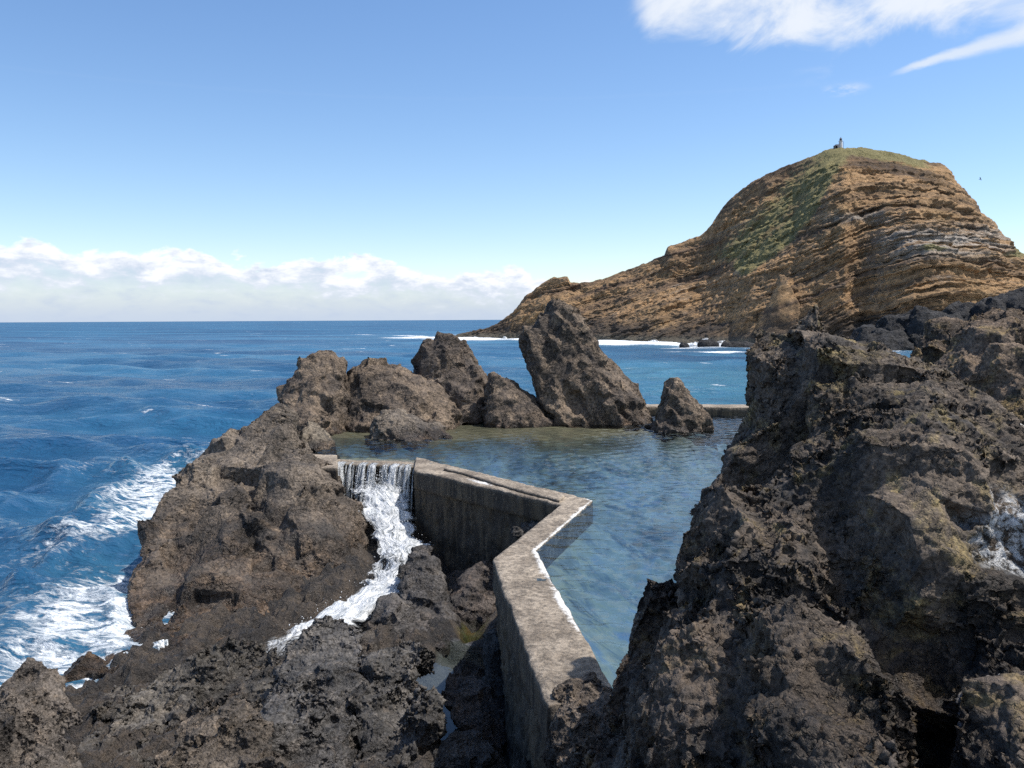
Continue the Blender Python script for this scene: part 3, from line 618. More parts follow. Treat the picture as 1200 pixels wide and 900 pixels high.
# front surface: from under water, up the face, to the skyline; then down the far side
tt = np.linspace(0, 1, NVf)
sy_s = np.convolve(np.pad(sy_, 20, mode='edge'), np.ones(41) / 41, mode='valid')
HV = np.zeros((len(us), NVf + NVb, 3)); PXY = np.zeros((len(us), NVf + NVb, 2))
for i, u in enumerate(us):
    right = np.clip((u - 930) / 60, 0, 1)
    ex_l, ex_r = 0.95, 2.4                       # left: even slope; right: steep cliff then rounded top
    py = fy[i] + (sy_s[i] - fy[i]) * tt + (sy_[i] - sy_s[i]) * tt ** 7
    prof_l = tt ** 1.0; prof_r = 0.35 * tt + 0.65 * tt ** 5
    dep = fd[i] + (sd[i] - fd[i]) * (prof_l * (1 - right) + prof_r * right)
    # spur running from the summit down to the pinnacle
    sx_line = np.interp(py, [172, 260, 330, 405], [985, 940, 915, 905])
    wv = 26 + 30 * (py - 172) / 230
    dep = dep - 12 * np.exp(-((u - sx_line) / wv) ** 2) * np.sin(np.pi * np.clip(tt, 0, 1)) ** 0.7
    # hollow between spur and the far left ridge, buttresses on the cliff
    dep = dep + 9 * np.exp(-((u - 820) / 40) ** 2) * np.sin(np.pi * tt)
    dep = dep + 5 * np.exp(-((u - 1010) / 22) ** 2) * np.sin(np.pi * tt) - 7 * np.exp(-((u - 1080) / 45) ** 2) * np.sin(np.pi * tt)
    d = (RM @ np.stack([np.full(NVf, (u - 600) / F), -(py - 450) / F, -np.ones(NVf)])).T
    HV[i, :NVf] = np.array([0, 0, CZ]) + d * (dep / d[:, 1])[:, None]
    tp_ = HV[i, NVf - 1]; s = np.linspace(0, 1, NVb + 1)[1:]
    HV[i, NVf:, 0] = tp_[0] * (1 + 0.05 * s); HV[i, NVf:, 1] = tp_[1] + s * (14 + 1.1 * max(tp_[2], 0)); HV[i, NVf:, 2] = tp_[2] + (-3 - tp_[2]) * s ** 1.9
    PXY[i, :NVf, 0] = u; PXY[i, :NVf, 1] = py; PXY[i, NVf:, 0] = u; PXY[i, NVf:, 1] = sy_[i]
HV = HV.reshape(-1, 3); PXY = PXY.reshape(-1, 2)
# push the foot below the water
# stratification
def strata_coord(V):
    x = V[:, 0]; x0 = (985 - 600) / F * 250
    dip = np.where(x < x0, 0.30 * (x0 - x), 0.03 * (x - x0))
    k = np.clip((x0 - x) / 25, 0, 1)
    return V[:, 2] + dip * k + (fbm(V * 0.02 + 2, 3) - 0.5) * 4.5 + (fbm(V * 0.09 + 8, 3) - 0.5) * 1.6
s = strata_coord(HV)
lay = fbm(np.column_stack([HV[:, 0] * 0.012, HV[:, 1] * 0.012, s * 0.62]), 4, 0.6)
lay2 = fbm(np.column_stack([HV[:, 0] * 0.04, HV[:, 1] * 0.04, s * 1.3]), 3, 0.6)
big = fbm(HV * 0.045 + 11, 5, 0.55); mid = fbm(HV * 0.22 + 21, 5, 0.6)
gul = 1 - np.abs(2 * fbm(np.column_stack([HV[:, 0] * 0.10, HV[:, 1] * 0.10, HV[:, 2] * 0.03]) + 5, 4) - 1)
edge = np.tile(np.concatenate([np.clip(np.minimum(1, (1 - tt) * 9), 0.30, 1) * np.clip(0.25 + tt * 8, 0, 1), np.full(NVb, 0.12)]), len(us))
lay = .5 + .28 * np.tanh((lay - .5) * 9)
dd = ((lay - 0.5) * (4.4 + 3.2 * np.clip((PXY[:, 0] - 940) / 60, 0, 1)) + (lay2 - 0.5) * (1.8 + 1.6 * np.clip((PXY[:, 0] - 940) / 60, 0, 1)) + (big - 0.5) * 13 + (mid - 0.5) * 8 - (gul - 0.75) * 4) * edge * .62
rt = np.clip((PXY[:, 0] - 1060) / 60, 0, 1)
nrm = np.column_stack([-.35 * (1 - rt) + .9 * rt, np.full(len(HV), -1.0), np.zeros(len(HV))]); nrm /= np.linalg.norm(nrm, axis=1)[:, None]
HV += nrm * dd[:, None]
HV[:, 2] += (mid - 0.5) * 1.6 * np.where(edge > 0.11, 1, 0.6) + (fbm(HV * 0.6, 3) - .5) * 1.0
HV[:, 2] = np.where(PXY[:, 1] > np.interp(PXY[:, 0], us, fy) - 1.0, HV[:, 2] - 2.0, HV[:, 2])
# grass: summit cap and the band running down the spur
cap = np.exp(-((PXY[:, 0] - 1020) / 75) ** 4) * np.clip((np.interp(PXY[:, 0], us, sy_) + 16 - PXY[:, 1]) / 8, 0, 1)
ridge_line = np.array([(985, 176), (966, 205), (945, 245), (920, 275), (890, 298), (872, 312)], float)
rd = dist_line(PXY, ridge_line); band = np.clip(1.15 - rd / 17, 0, 1)
slope_g = np.clip(1 - np.abs(PXY[:, 0] - (985 - (PXY[:, 1] - 175) * 1.0)) / 70, 0, 1) * (PXY[:, 0] < 985 - (PXY[:, 1] - 175) * .3) * 0.72 * np.clip((318 - PXY[:, 1]) / 18, 0, 1)
ledge = np.exp(-((PXY[:, 0] - 1090) / 22) ** 2 - ((PXY[:, 1] - 291) / 4) ** 2) * .9 + np.exp(-((PXY[:, 0] - 1185) / 12) ** 2 - ((PXY[:, 1] - 296) / 10) ** 2) * .8
grass = np.clip(np.maximum.reduce([cap, band, slope_g, ledge]), 0, 1)
m, t, out = new_mat('headland_strata')
pos = t.n('ShaderNodeNewGeometry').outputs['Position']
sA = t.n('ShaderNodeAttribute', attribute_name='strata').outputs['Fac']; gA = t.n('ShaderNodeAttribute', attribute_name='grass').outputs['Fac']
px_, py_, pz_ = t.sep(pos)
sv = t.comb(t.m('MULTIPLY', px_, 0.02), t.m('MULTIPLY', py_, 0.02), sA)
b1 = t.noise(sv, 0.33, 6, 0.7, 0.2).outputs[0]; b2 = t.noise(t.v('ADD', sv, (9, 9, 9)), 0.9, 5, 0.7).outputs[0]
n1 = t.noise(pos, 0.06, 6, 0.6, 0.5).outputs[0]; n2 = t.noise(pos, 0.7, 8, 0.72).outputs[0]; n3 = t.noise(pos, 2.0, 4, 0.7).outputs[0]
c = t.ramp(b1, [(0.28, (0.09, 0.066, 0.052)), (0.40, (0.22, 0.145, 0.09)), (0.50, (0.34, 0.22, 0.12)), (0.58, (0.45, 0.275, 0.14)), (0.70, (0.30, 0.235, 0.17))])
c = t.mixc(t.ss(b2, .51, .63, 0, .70), c, C4(0.085, 0.062, 0.047))
c = t.mixc(t.ss(n1, .52, .68, 0, .55), c, C4(0.36, 0.235, 0.12))
c = t.mixc(t.ss(t.noise(pos, 0.11, 5, .65, .6).outputs[0], .58, .72, 0, .5), c, C4(0.34, 0.31, 0.27))
pl = t.n('ShaderNodeAttribute', attribute_name='pale').outputs['Fac']; cpk = t.n('ShaderNodeAttribute', attribute_name='caprock').outputs['Fac']
c = t.mixc(t.m('MULTIPLY', pl, t.ss(t.m('ADD', b2, t.m('MULTIPLY', n2, .4)), .60, .75, 0, .75)), c, C4(.46, .43, .39))
c = t.mixc(t.m('MULTIPLY', cpk, t.ss(n2, .35, .55, .3, .85)), c, C4(.055, .045, .04))
c = t.mixc(1.0, c, t.mixc(t.ss(n2, .2, .8), C4(.35, .35, .35), C4(1.6, 1.6, 1.6)), 'MULTIPLY')
zz = t.m('ADD', pz_, t.m('MULTIPLY', t.m('SUBTRACT', n1, .5), 16))
zz = t.m('ADD', zz, t.m('MULTIPLY', t.m('SUBTRACT', n2, .5), 5))
c = t.mixc(t.ss(zz, 3.0, 9.0, .85, 0), c, t.mixc(n2, C4(.025, .024, .024), C4(.085, .075, .066)))
c = t.mixc(t.ss(t.m('ADD', pz_, n2), 1.2, 2.6, 1, 0), c, C4(.13, .115, .09))
gm = t.ss(t.m('ADD', gA, t.m('MULTIPLY', t.m('SUBTRACT', n2, .5), 1.3)), .35, .70)
c = t.mixc(t.m('MULTIPLY', gm, .92), c, t.mixc(t.noise(pos, .35, 5, .65).outputs[0], C4(0.13, 0.118, 0.052), C4(0.33, 0.295, 0.14)))
h = t.m('ADD', t.m('MULTIPLY', n2, 2.2), t.m('MULTIPLY', n3, .5)); h = t.m('ADD', h, t.m('MULTIPLY', b2, 1.6))
b = t.n('ShaderNodeBump', {'Height': h, 'Strength': 0.8, 'Distance': 1.0}).outputs[0]
bs = t.n('ShaderNodeBsdfPrincipled', {'Base Color': c, 'Roughness': 0.95, 'Normal': b, 'Specular IOR Level': 0.2})
t.t.links.new(bs.outputs[0], out.inputs[0])
head = mesh_obj('headland', HV, grid_faces(len(us), NVf + NVb), m); tag(head, 'steep layered ochre headland with a grassy summit', 'headland', kind='structure')
attr(head, 'strata', strata_coord(HV)); attr(head, 'grass', grass); M_HEAD = m
pale = np.exp(-((PXY[:, 0] - 1105) / 75) ** 4 - ((PXY[:, 1] - 283) / 16) ** 2) + .7 * np.exp(-((PXY[:, 0] - 1010) / 45) ** 2 - ((PXY[:, 1] - 255) / 5) ** 2)
capr = (np.abs(PXY[:, 1] - np.interp(PXY[:, 0], us, sy_) - 18) < 6) * np.exp(-((PXY[:, 0] - 1050) / 62) ** 4)
attr(head, 'pale', pale); attr(head, 'caprock', capr)

# pinnacle, surf rocks, dark boulder apron
def far_rock(name, rows, mat, vox, S, seed, label, **k): return rock(name, rows, mat, vox, S, seed, label, **k)
M_OCH = rock_mat('rock_ochre', (0.07, 0.055, 0.04), (0.21, 0.145, 0.085), (0.33, 0.235, 0.13), .5, 0.12)
pin = far_rock('rock_pinnacle', [[(320, 914, 921, 203, .8), (332, 910, 926, 203, 1.6), (350, 902, 932, 203, 3), (375, 892, 940, 203, 5), (412, 880, 955, 202, 8)]], M_HEAD, 0.4, 4, 31, 'slim ochre rock pinnacle standing before the headland face', block=.14, facet=.25, big=1.0)
pv_ = np.empty(len(pin.data.vertices) * 3, np.float32); pin.data.vertices.foreach_get('co', pv_); attr(pin, 'strata', strata_coord(pv_.reshape(-1, 3).astype(float)))
ap = [(1000, 388, 1035, 378, 'low dark boulder at the beginning of the basalt apron'), (1030, 386, 1080, 366, 'rounded dark boulder of the basalt apron below the cliff'), (1060, 384, 1125, 360, 'broad dark boulder of the basalt apron beneath the ochre bands'), (1105, 384, 1160, 356, 'dark boulder in the middle of the basalt apron over the outcrop'), (1140, 384, 1200, 347, 'tall dark boulder of the basalt apron under the cliff edge'), (1175, 384, 1260, 340, 'highest dark boulder of the basalt apron at the picture edge'), (1010, 412, 1065, 384, 'dark boulder of the apron just above the crag shoulder')]
for i, (x0, yb, x1, yt, lab) in enumerate(ap):
    Yd = 166 - 3 * (i % 3) - (8 if i > 5 else 0); w_ = x1 - x0
    far_rock('basalt_boulder', [[(yt, x0 + w_ * .35, x0 + w_ * .6, Yd, 1.2), (yt + 6, x0 + w_ * .15, x1 - w_ * .15, Yd, 3), (yt + 16, x0, x1, Yd, 5), (yb + 20, x0 - 8, x1 + 8, Yd - 2, 7), (yb + 40, x0 - 8, x1 + 8, Yd - 2, 7)]], M_DARK, 0.35, 4, 40 + i, lab, group='dark basalt boulders below the headland', block=.2)
for i, (x0, x1, yt, lab) in enumerate([(797, 808, 401, 'small wet rock in the surf further from the spray'), (818, 842, 397.5, 'wet black rock with white surf pouring off it'), (845, 885, 400, 'long low black rock awash in the surf')]):
    Yd = 186; far_rock('surf_rock', [[(yt, x0 + 3, x1 - 4, Yd, .6), (yt + 4, x0, x1, Yd, 1.4), (yt + 14, x0 - 2, x1 + 2, Yd, 2)]], M_DARK, 0.22, 1.6, 60 + i, lab, group='black rocks in the surf')

# lighthouse on the summit
def empty(name, loc):
    e = bpy.data.objects.new(name, None); e.location = loc; e.empty_display_size = .5; COL.objects.link(e); return e
def simple_mat(name, col, rough=.7, scale=3.0, var=.25):
    m, t, out = new_mat(name); pos = t.n('ShaderNodeNewGeometry').outputs['Position']
    n = t.noise(pos, scale, 5, .6).outputs[0]
    c = t.mixc(n, C4(*[x * (1 - var) for x in col]), C4(*[min(1, x * (1 + var)) for x in col]))
    bs = t.n('ShaderNodeBsdfPrincipled', {'Base Color': c, 'Roughness': rough}); t.t.links.new(bs.outputs[0], out.inputs[0]); return m
def lathe(prof, n=20):
    V = []; Fc = []
    for (r, z) in prof:
        for k in range(n): V.append((r * math.cos(2 * math.pi * k / n), r * math.sin(2 * math.pi * k / n), z))
    for i in range(len(prof) - 1):
        for k in range(n): k2 = (k + 1) % n; Fc.append((i * n + k, i * n + k2, (i + 1) * n + k2, (i + 1) * n + k))
    Fc.append(tuple(reversed(range(n)))); Fc.append(tuple(range((len(prof) - 1) * n, len(prof) * n)))
    return V, Fc
def box(x0, x1, y0, y1, z0, z1):
    V = [(x, y, z) for x in (x0, x1) for y in (y0, y1) for z in (z0, z1)]
    return V, [(0, 1, 3, 2), (4, 6, 7, 5), (0, 4, 5, 1), (2, 3, 7, 6), (0, 2, 6, 4), (1, 5, 7, 3)]
base = P(985, 173.5, 254.0)
lh = empty('lighthouse', base); tag(lh, 'tiny whitewashed lighthouse with a dark lantern on the grassy summit', 'lighthouse')
M_WHITE = simple_mat('whitewash', (.62, .58, .55)); M_IRON = simple_mat('lantern_iron', (.06, .06, .07))
mesh_obj('tower', *lathe([(.62, -1.0), (.60, 0), (.50, 1.9), (.62, 1.95), (.62, 2.05)]), M_WHITE, lh, False)
ln = mesh_obj('lantern', *lathe([(.34, 2.05), (.34, 2.55), (.42, 2.6), (.10, 2.95), (.04, 3.2)]), M_IRON, lh, False)
mesh_obj('annex', *box(-1.5, -.55, -.4, .5, -1.0, 1.0), simple_mat('annex_plaster', (.35, .30, .28)), lh, False)
mesh_obj('mast', *lathe([(.05, -1), (.05, 1.9)], 8), M_IRON, lh, False).location = (.85, 0, 0)
hb = P(979, 173.2, 254.0); hut = empty('hut', hb); tag(hut, 'small dark block beside the lighthouse on the summit', 'hut')
V, Fc = box(-.45, .45, -.4, .4, -.9, .45); mesh_obj('wall', V, Fc, simple_mat('hut_stone', (.12, .11, .10)), hut, False)
mesh_obj('roof', *lathe([(.68, .45), (.68, .52), (.2, .75)], 4), M_IRON, hut, False)

# gull
gb = P(1148.5, 210, 120.0)
V = [(0, -.22, 0), (.05, 0, .05), (-.05, 0, .05), (0, .2, 0), (0, 0, -.05), (.3, .02, .14), (.62, -.06, .02), (.3, -.1, .12), (-.3, .02, .14), (-.62, -.06, .02), (-.3, -.1, .12), (.05, -.12, .03), (-.05, -.12, .03)]
Fc = [(0, 1, 4), (0, 4, 2), (0, 2, 1), (3, 4, 1), (3, 2, 4), (3, 1, 2), (1, 5, 7, 11), (5, 6, 7), (2, 12, 10, 8), (8, 10, 9)]
g = mesh_obj('bird', V, Fc, simple_mat('feather', (.10, .10, .11)), None, False); g.location = gb; g.rotation_euler = (0, .3, .9); tag(g, 'lone dark seabird gliding in the sky beside the headland', 'bird')

# ------------------------------------------------------------------ sea
na, nr = 900, 900
ang = np.linspace(rad(-62), rad(62), na); r = 7.0 * np.exp(np.linspace(0, math.log(40000 / 7.0), nr))
A, R = np.meshgrid(ang, r, indexing='ij'); X = (R * np.sin(A)).ravel(); Yv = (R * np.cos(A)).ravel(); Rr = R.ravel()
spacing = np.maximum(Rr * (ang[1] - ang[0]), Rr * math.log(40000 / 7) / nr)
Z = np.zeros(len(X)); DX = np.zeros(len(X)); DY = np.zeros(len(X)); wd = rad(200)    # swell runs towards the shore
for k in range(90):
    L = 0.7 * (22 / 0.7) ** rng.random(); a = 0.0075 * L ** 0.85 * (0.5 + rng.random()); th = wd + rng.normal() * 0.55
    if L > 12: a *= 0.5
    if L < 3: a *= 1.7
    kx, ky = math.sin(th), math.cos(th); w = 2 * math.pi / L; ph = rng.random() * 6.28
    att = np.clip(L / spacing / 3.0 - 1.0, 0, 1) * np.clip(1.2 - Rr / 1500, 0.0, 1)
    sg = w * (kx * X + ky * Yv) + ph; Z += a * np.cos(sg) * att; DX -= a * 0.7 * kx * np.sin(sg) * att; DY -= a * 0.7 * ky * np.sin(sg) * att
XY = np.column_stack([X, Yv])

# foam near the crag (left), surf along the headland, streaks
shore = np.array([U(x, y, 0)[:2] for x, y in [(55, 835), (75, 808), (150, 742), (172, 690), (180, 640), (192, 600), (220, 555)]])
d1 = dist_line(XY, shore)
lump = fbm(np.column_stack([XY * 0.35, np.zeros(len(XY))]) + 3, 4)
foam = np.clip(.84 - d1 / 8.5 + (lump - .5) * 1.2, 0, .74)
brk = fbm(np.column_stack([XY * .5, np.zeros(len(XY))]) + 90, 3)
Z = Z + (.42 * np.exp(-((d1 - 2.6 - 2 * (brk - .5)) / .55) ** 2) + .25 * np.exp(-((d1 - 5.0 - 3 * (brk - .5)) / .8) ** 2)) * np.clip(brk * 2 - .4, 0, 1) * (d1 < 9) + (fbm(np.column_stack([XY * 1.6, np.zeros(len(XY))]), 4) - .5) * .28 * np.clip(1 - d1 / 7, 0, 1)
Z = np.where(((X > -5.4) & (X < 9) & (Yv < 21.5)) | ((X > -6.75 + (Yv - 14) * .40) & (X < 0) & (Yv < 18)), -1.2, Z)        # no sea under the solid shore
SV = np.column_stack([X + DX, Yv + DY, Z])
hl = np.array([U(x, y, 0)[:2] for x, y in foot_pts[:-2] for x, y in [(x, y)]] if False else [U(a[0], a[1], 0)[:2] for a in foot_pts[:-1]])
d2 = dist_line(XY, hl); lump2 = fbm(np.column_stack([XY * 0.06, np.zeros(len(XY))]) + 13, 4)
surf = np.clip(1.35 - d2 / 30 + (lump2 - .5) * 1.7, 0, 1)
str1 = np.array([U(x, y, 0)[:2] for x, y in [(415, 392), (470, 393), (530, 396), (580, 399)]]); d3 = dist_line(XY, str1)
surf = np.maximum(surf, np.clip(.95 - d3 / 9 + (lump2 - .5), 0, .8))
pat = np.array([U(x, y, 0)[:2] for x, y in [(800, 413), (860, 412), (960, 414)]]); d4 = dist_line(XY, pat); surf = np.maximum(surf, np.clip(1.0 - d4 / 8 + (lump2 - .5), 0, .9))
foam = np.maximum(foam, surf)
aer = np.clip(1.2 - d2 / 60, 0, 1) * 0.35
c5 = U(800, 445, 0); aer = np.maximum(aer, 0.9 * np.exp(-(((X - c5[0]) / 14) ** 2 + ((Yv - c5[1]) / 42) ** 2)))
aer = np.maximum(aer, np.clip(1.0 - d1 / 5, 0, 1) * .45)
m, t, out = new_mat('sea_water')
pos = t.n('ShaderNodeNewGeometry').outputs['Position']
fa = t.n('ShaderNodeAttribute', attribute_name='foam').outputs['Fac']; aa = t.n('ShaderNodeAttribute', attribute_name='aerated').outputs['Fac']
pr = t.n('ShaderNodeVectorRotate', {'Vector': pos, 'Angle': rad(20), 'Axis': (0, 0, 1)}).outputs[0]
ps = t.v('MULTIPLY', pr, (0.6, 1.5, 1))
w1 = t.noise(ps, 0.35, 5, .6, .4).outputs[0]; w2 = t.noise(ps, 1.6, 5, .62, .5).outputs[0]; w3 = t.noise(ps, 0.05, 4, .6, .3).outputs[0]
patch = t.noise(t.v('MULTIPLY', pr, (.4, 1.6, 1)), 0.02, 5, .6).outputs[0]
c = t.mixc(t.ss(patch, .38, .62), C4(0.013, 0.066, 0.150), C4(0.034, 0.140, 0.255))
c = t.mixc(t.m('MULTIPLY', aa, t.ss(w1, .3, .6, .4, .8)), c, C4(0.07, 0.22, 0.30))
pl_ = t.v('MULTIPLY', pr, (.42, 1.6, 1)); lace = t.noise(pl_, 1.9, 9, .68, 2.2).outputs[0]; lv = t.vor(t.v('ADD', ps, t.v('SCALE', t.noise(ps, 1.5, 6, .65).outputs[1], 1.9)), 1.5, 'DISTANCE_TO_EDGE').outputs['Distance']
lac = t.m('ADD', t.m('MULTIPLY', t.ss(lv, 0, .36, 1, 0), .28), t.m('MULTIPLY', lace, .95))
fm = t.ss(t.m('ADD', lac, t.m('SUBTRACT', fa, 1.0)), .20, .62)
wc = t.noise(t.v('MULTIPLY', pr, (.7, 2.2, 1)), 0.16, 6, .62, .8).outputs[0]   # a few whitecaps
fm = t.m('MAXIMUM', fm, t.m('MULTIPLY', t.ss(wc, .635, .70), t.ss(lace, .42, .58)))
c2 = t.mixc(fm, c, C4(.82, .85, .87))
h = t.m('ADD', t.m('MULTIPLY', w1, .75), t.m('MULTIPLY', w2, .26)); h = t.m('ADD', h, t.m('MULTIPLY', w3, 1.6)); h = t.m('ADD', h, t.m('MULTIPLY', t.noise(ps, 6, 3).outputs[0], .018))
h = t.m('ADD', h, t.m('MULTIPLY', fm, .05))
b = t.n('ShaderNodeBump', {'Height': h, 'Strength': .8, 'Distance': 1.0}).outputs[0]
dist = t.v('LENGTH', pos)
fr = t.n('ShaderNodeFresnel', {'IOR': 1.333, 'Normal': b}).outputs[0]
fr = t.m('MULTIPLY', t.m('MINIMUM', fr, t.ss(dist, 15, 500, .55, .20)), t.m('SUBTRACT', 1.0, fm))
dif = t.n('ShaderNodeBsdfDiffuse', {'Color': c2, 'Normal': b}).outputs[0]
gls = t.n('ShaderNodeBsdfGlossy', {'Roughness': t.ss(dist, 10, 400, .10, .34), 'Normal': b}).outputs[0]
t.t.links.new(t.n('ShaderNodeMixShader', {0: fr, 1: dif, 2: gls}).outputs[0], out.inputs[0])
sea = mesh_obj('sea', SV, grid_faces(na, nr), m); tag(sea, kind='structure')
attr(sea, 'foam', foam); attr(sea, 'aerated', aer)

# ------------------------------------------------------------------ waterfall
def foam_mat(name, lo, hi, vec_scale, flow=False):
    m, t, out = new_mat(name); pos = t.n('ShaderNodeNewGeometry').outputs['Position']
    de = t.n('ShaderNodeAttribute', attribute_name='dense').outputs['Fac']
    ps = t.v('MULTIPLY', pos, vec_scale)
    if flow:
        fu = t.n('ShaderNodeAttribute', attribute_name='flow_along').outputs['Fac']; fv = t.n('ShaderNodeAttribute', attribute_name='flow_across').outputs['Fac']
        ps = t.v('ADD', t.comb(t.m('MULTIPLY', fv, 1.5), t.m('MULTIPLY', fu, .30), 0), t.v('SCALE', t.v('SUBTRACT', t.noise(pos, 3.5, 3).outputs[1], (.5, .5, .5)), .22))
    a = t.noise(ps, 5.0, 7, .66, 1.0).outputs[0]; a2 = t.noise(ps, 22, 4, .6, .5).outputs[0]
    k = t.ss(t.m('ADD', t.m('ADD', t.m('MULTIPLY', a, .8), t.m('MULTIPLY', a2, .2)), t.m('SUBTRACT', de, .5)), lo, hi)
    b = t.n('ShaderNodeBump', {'Height': t.m('ADD', t.m('MULTIPLY', a, .12), t.m('MULTIPLY', a2, .03)), 'Strength': .8, 'Distance': 1.0}).outputs[0]
    bs = t.n('ShaderNodeBsdfPrincipled', {'Base Color': t.mixc(t.ss(t.m('ADD', t.m('MULTIPLY', a, .6), t.m('MULTIPLY', a2, .4)), .40, .58), C4(.42, .46, .49), C4(.86, .87, .88)), 'Roughness': .5, 'Normal': b, 'Subsurface Weight': 0.0})  # grey-blue streaks paint the shadows of the white water into its colour
    tr = t.n('ShaderNodeBsdfTransparent', {'Color': C4(.93, .95, .96)})
    mx = t.n('ShaderNodeMixShader', {0: k, 1: tr.outputs[0], 2: bs.outputs[0]}); t.t.links.new(mx.outputs[0], out.inputs[0]); return m
M_FOAM = foam_mat('white_water', .36, .66, (1.6, 1.6, .8), True); M_STR = foam_mat('falling_water', .36, .66, (5, 5, .6))
lip_l, lip_r = U(394, 543.5, 2.46), U(487, 547, 2.46)
wf = empty('waterfall', (lip_l + lip_r) / 2); tag(wf, 'white waterfall pouring over the concrete sill into the gully', 'waterfall')
wfl = np.array(wf.location)
nrmw = np.array([lip_r[1] - lip_l[1], -(lip_r[0] - lip_l[0]), 0]); nrmw /= np.linalg.norm(nrmw)
if nrmw[1] > 0: nrmw = -nrmw
V, Fc, DN = [], [], []
for i in range(150):
    s = rng.random(); clump = 0.5 + 0.5 * math.sin(s * 31) * math.sin(s * 13 + 1)
    if rng.random() > 0.15 + 0.85 * clump: continue
    p0 = lip_l * (1 - s) + lip_r * s; wdt = (0.006 + 0.075 * rng.random() ** 4); v0 = 0.35 + 0.5 * rng.random(); drop = 0.75 + 0.35 * rng.random() + 1.2 * s ** 2 * rng.random()
    n = 26; th = 0.5
    for k in range(n):
        u = k / (n - 1); tt_ = u * math.sqrt(2 * drop / 9.8)
        if u < 0.12: q = p0 + nrmw * (-0.12 + 0.17 * u / 0.12) ; q[2] = 2.50 - 0.02 * u / .12
        else: 
            td = (u - .12) / .88 * math.sqrt(2 * drop / 9.8); q = p0 + nrmw * (0.05 + v0 * td); q[2] = 2.48 - 4.9 * td * td
        q = q + np.array([(rng.random() - .5) * .02 * u, (rng.random() - .5) * .02 * u, 0])
        ww = wdt * (0.6 + 1.0 * u + .25 * math.sin(9 * u + i))
        ax = (lip_r - lip_l) / np.linalg.norm(lip_r - lip_l)
        b0 = len(V)
        for c_ in range(4):
            an = math.pi / 2 * c_; V.append(q + ax * ww * math.cos(an) + nrmw * ww * .5 * math.sin(an) - wfl); DN.append(0.36 + .25 * clump + .16 * u)
        if k:
            for c_ in range(4): Fc.append((b0 - 4 + c_, b0 - 4 + (c_ + 1) % 4, b0 + (c_ + 1) % 4, b0 + c_))
o = mesh_obj('falling_strands', V, Fc, M_STR, wf); attr(o, 'dense', DN)
ru = np.linspace(0, len(rows) - 1, 180); rows = np.array(rows); nc = 70
V, DN, FU, FV = [], [], [], []
for u in ru:
    py, xl, xr, Yd, dn = [np.interp(u, np.arange(len(rows)), rows[:, c]) for c in range(5)]
    xl += 16 * (vnoise(np.array([[u * 2.3, 3.1, 7.7]]))[0] - .5) + 10 * (vnoise(np.array([[u * 6.1, 1.1, 2.7]]))[0] - .5); xr += 18 * (vnoise(np.array([[u * 2.6, 9.1, 4.7]]))[0] - .5) + 12 * (vnoise(np.array([[u * 6.7, 5.1, 2.2]]))[0] - .5)
    for k in range(nc):
        s = k / (nc - 1); p = P(xl + (xr - xl) * s, py, Yd); cr_ = 1 - (2 * s - 1) ** 2
        V.append(p + np.array([0, -.22 * cr_, .10 * cr_]) - wfl); DN.append(dn * (0.25 + .75 * min(1, cr_ * 1.8))); FU.append(u); FV.append((2 * s - 1))
V = np.array(V); q = V + wfl
V[:, 2] += (fbm(q * 2.4, 4, .6) - .5) * .42; V[:, 1] += (fbm(q * 1.8 + 50, 3, .5) - .5) * .5
o = mesh_obj('white_cascade', V, grid_faces(len(ru), nc), M_FOAM, wf); attr(o, 'dense', DN); attr(o, 'flow_along', FU); attr(o, 'flow_across', FV)

# droplets thrown off the cascade
dv_, df_ = [], []
for i in range(1500):
    k = int(rng.random() ** 1.6 * 150) * nc + int((.12 + .76 * rng.random()) * nc); c_ = V[k] + np.array([rng.normal() * .10, -abs(rng.normal()) * .10 - .02, abs(rng.normal()) * .11]); r_ = .003 + .011 * rng.random() ** 3; b0 = len(dv_)
    for ax_ in ((1, 0, 0), (-1, 0, 0), (0, 1, 0), (0, -1, 0), (0, 0, 1.5), (0, 0, -1.5)): dv_.append(c_ + r_ * np.array(ax_))
    for (a_, b_, c2_) in ((0, 2, 4), (2, 1, 4), (1, 3, 4), (3, 0, 4), (2, 0, 5), (1, 2, 5), (3, 1, 5), (0, 3, 5)): df_.append((b0 + a_, b0 + b_, b0 + c2_))
sp_ = mesh_obj('spray', dv_, df_, simple_mat('spray_water', (.82, .84, .86), .4, 3, .03), wf); sp_['kind'] = 'stuff'
# surf breaking on the black rocks below the headland
plume = [];
for (x, y, Yd, hh, ww) in ((812, 404, 189, 5, 6), (826, 403, 188, 7, 9), (846, 403.5, 187, 6.5, 10), (866, 404, 187, 6, 9), (884, 405, 187, 5, 8), (742, 402, 228, 3.5, 8), (765, 402.5, 222, 4, 9), (590, 398.5, 270, 3.5, 7), (556, 397, 290, 4, 7)):
    plume.append([(y - hh, x - ww * .2, x + ww * .2, Yd, .5), (y - hh * .5, x - ww * .6, x + ww * .6, Yd, 1.0), (y, x - ww, x + ww, Yd, 1.6), (y + 3, x - ww, x + ww, Yd, 1.6)])
m, t, out = new_mat('surf_spray'); pos = t.n('ShaderNodeNewGeometry').outputs['Position']
k_ = t.ss(t.noise(pos, 1.1, 7, .7, .5).outputs[0], .42, .60)
t.t.links.new(t.n('ShaderNodeMixShader', {0: k_, 1: t.n('ShaderNodeBsdfTransparent').outputs[0], 2: t.n('ShaderNodeBsdfDiffuse', {'Color': C4(.84, .86, .88)}).outputs[0]}).outputs[0], out.inputs[0])
sf = rock('surf_spray', plume, m, .35, 2.2, 77, None, None, fine=.14, facet=.6); sf['kind'] = 'stuff'
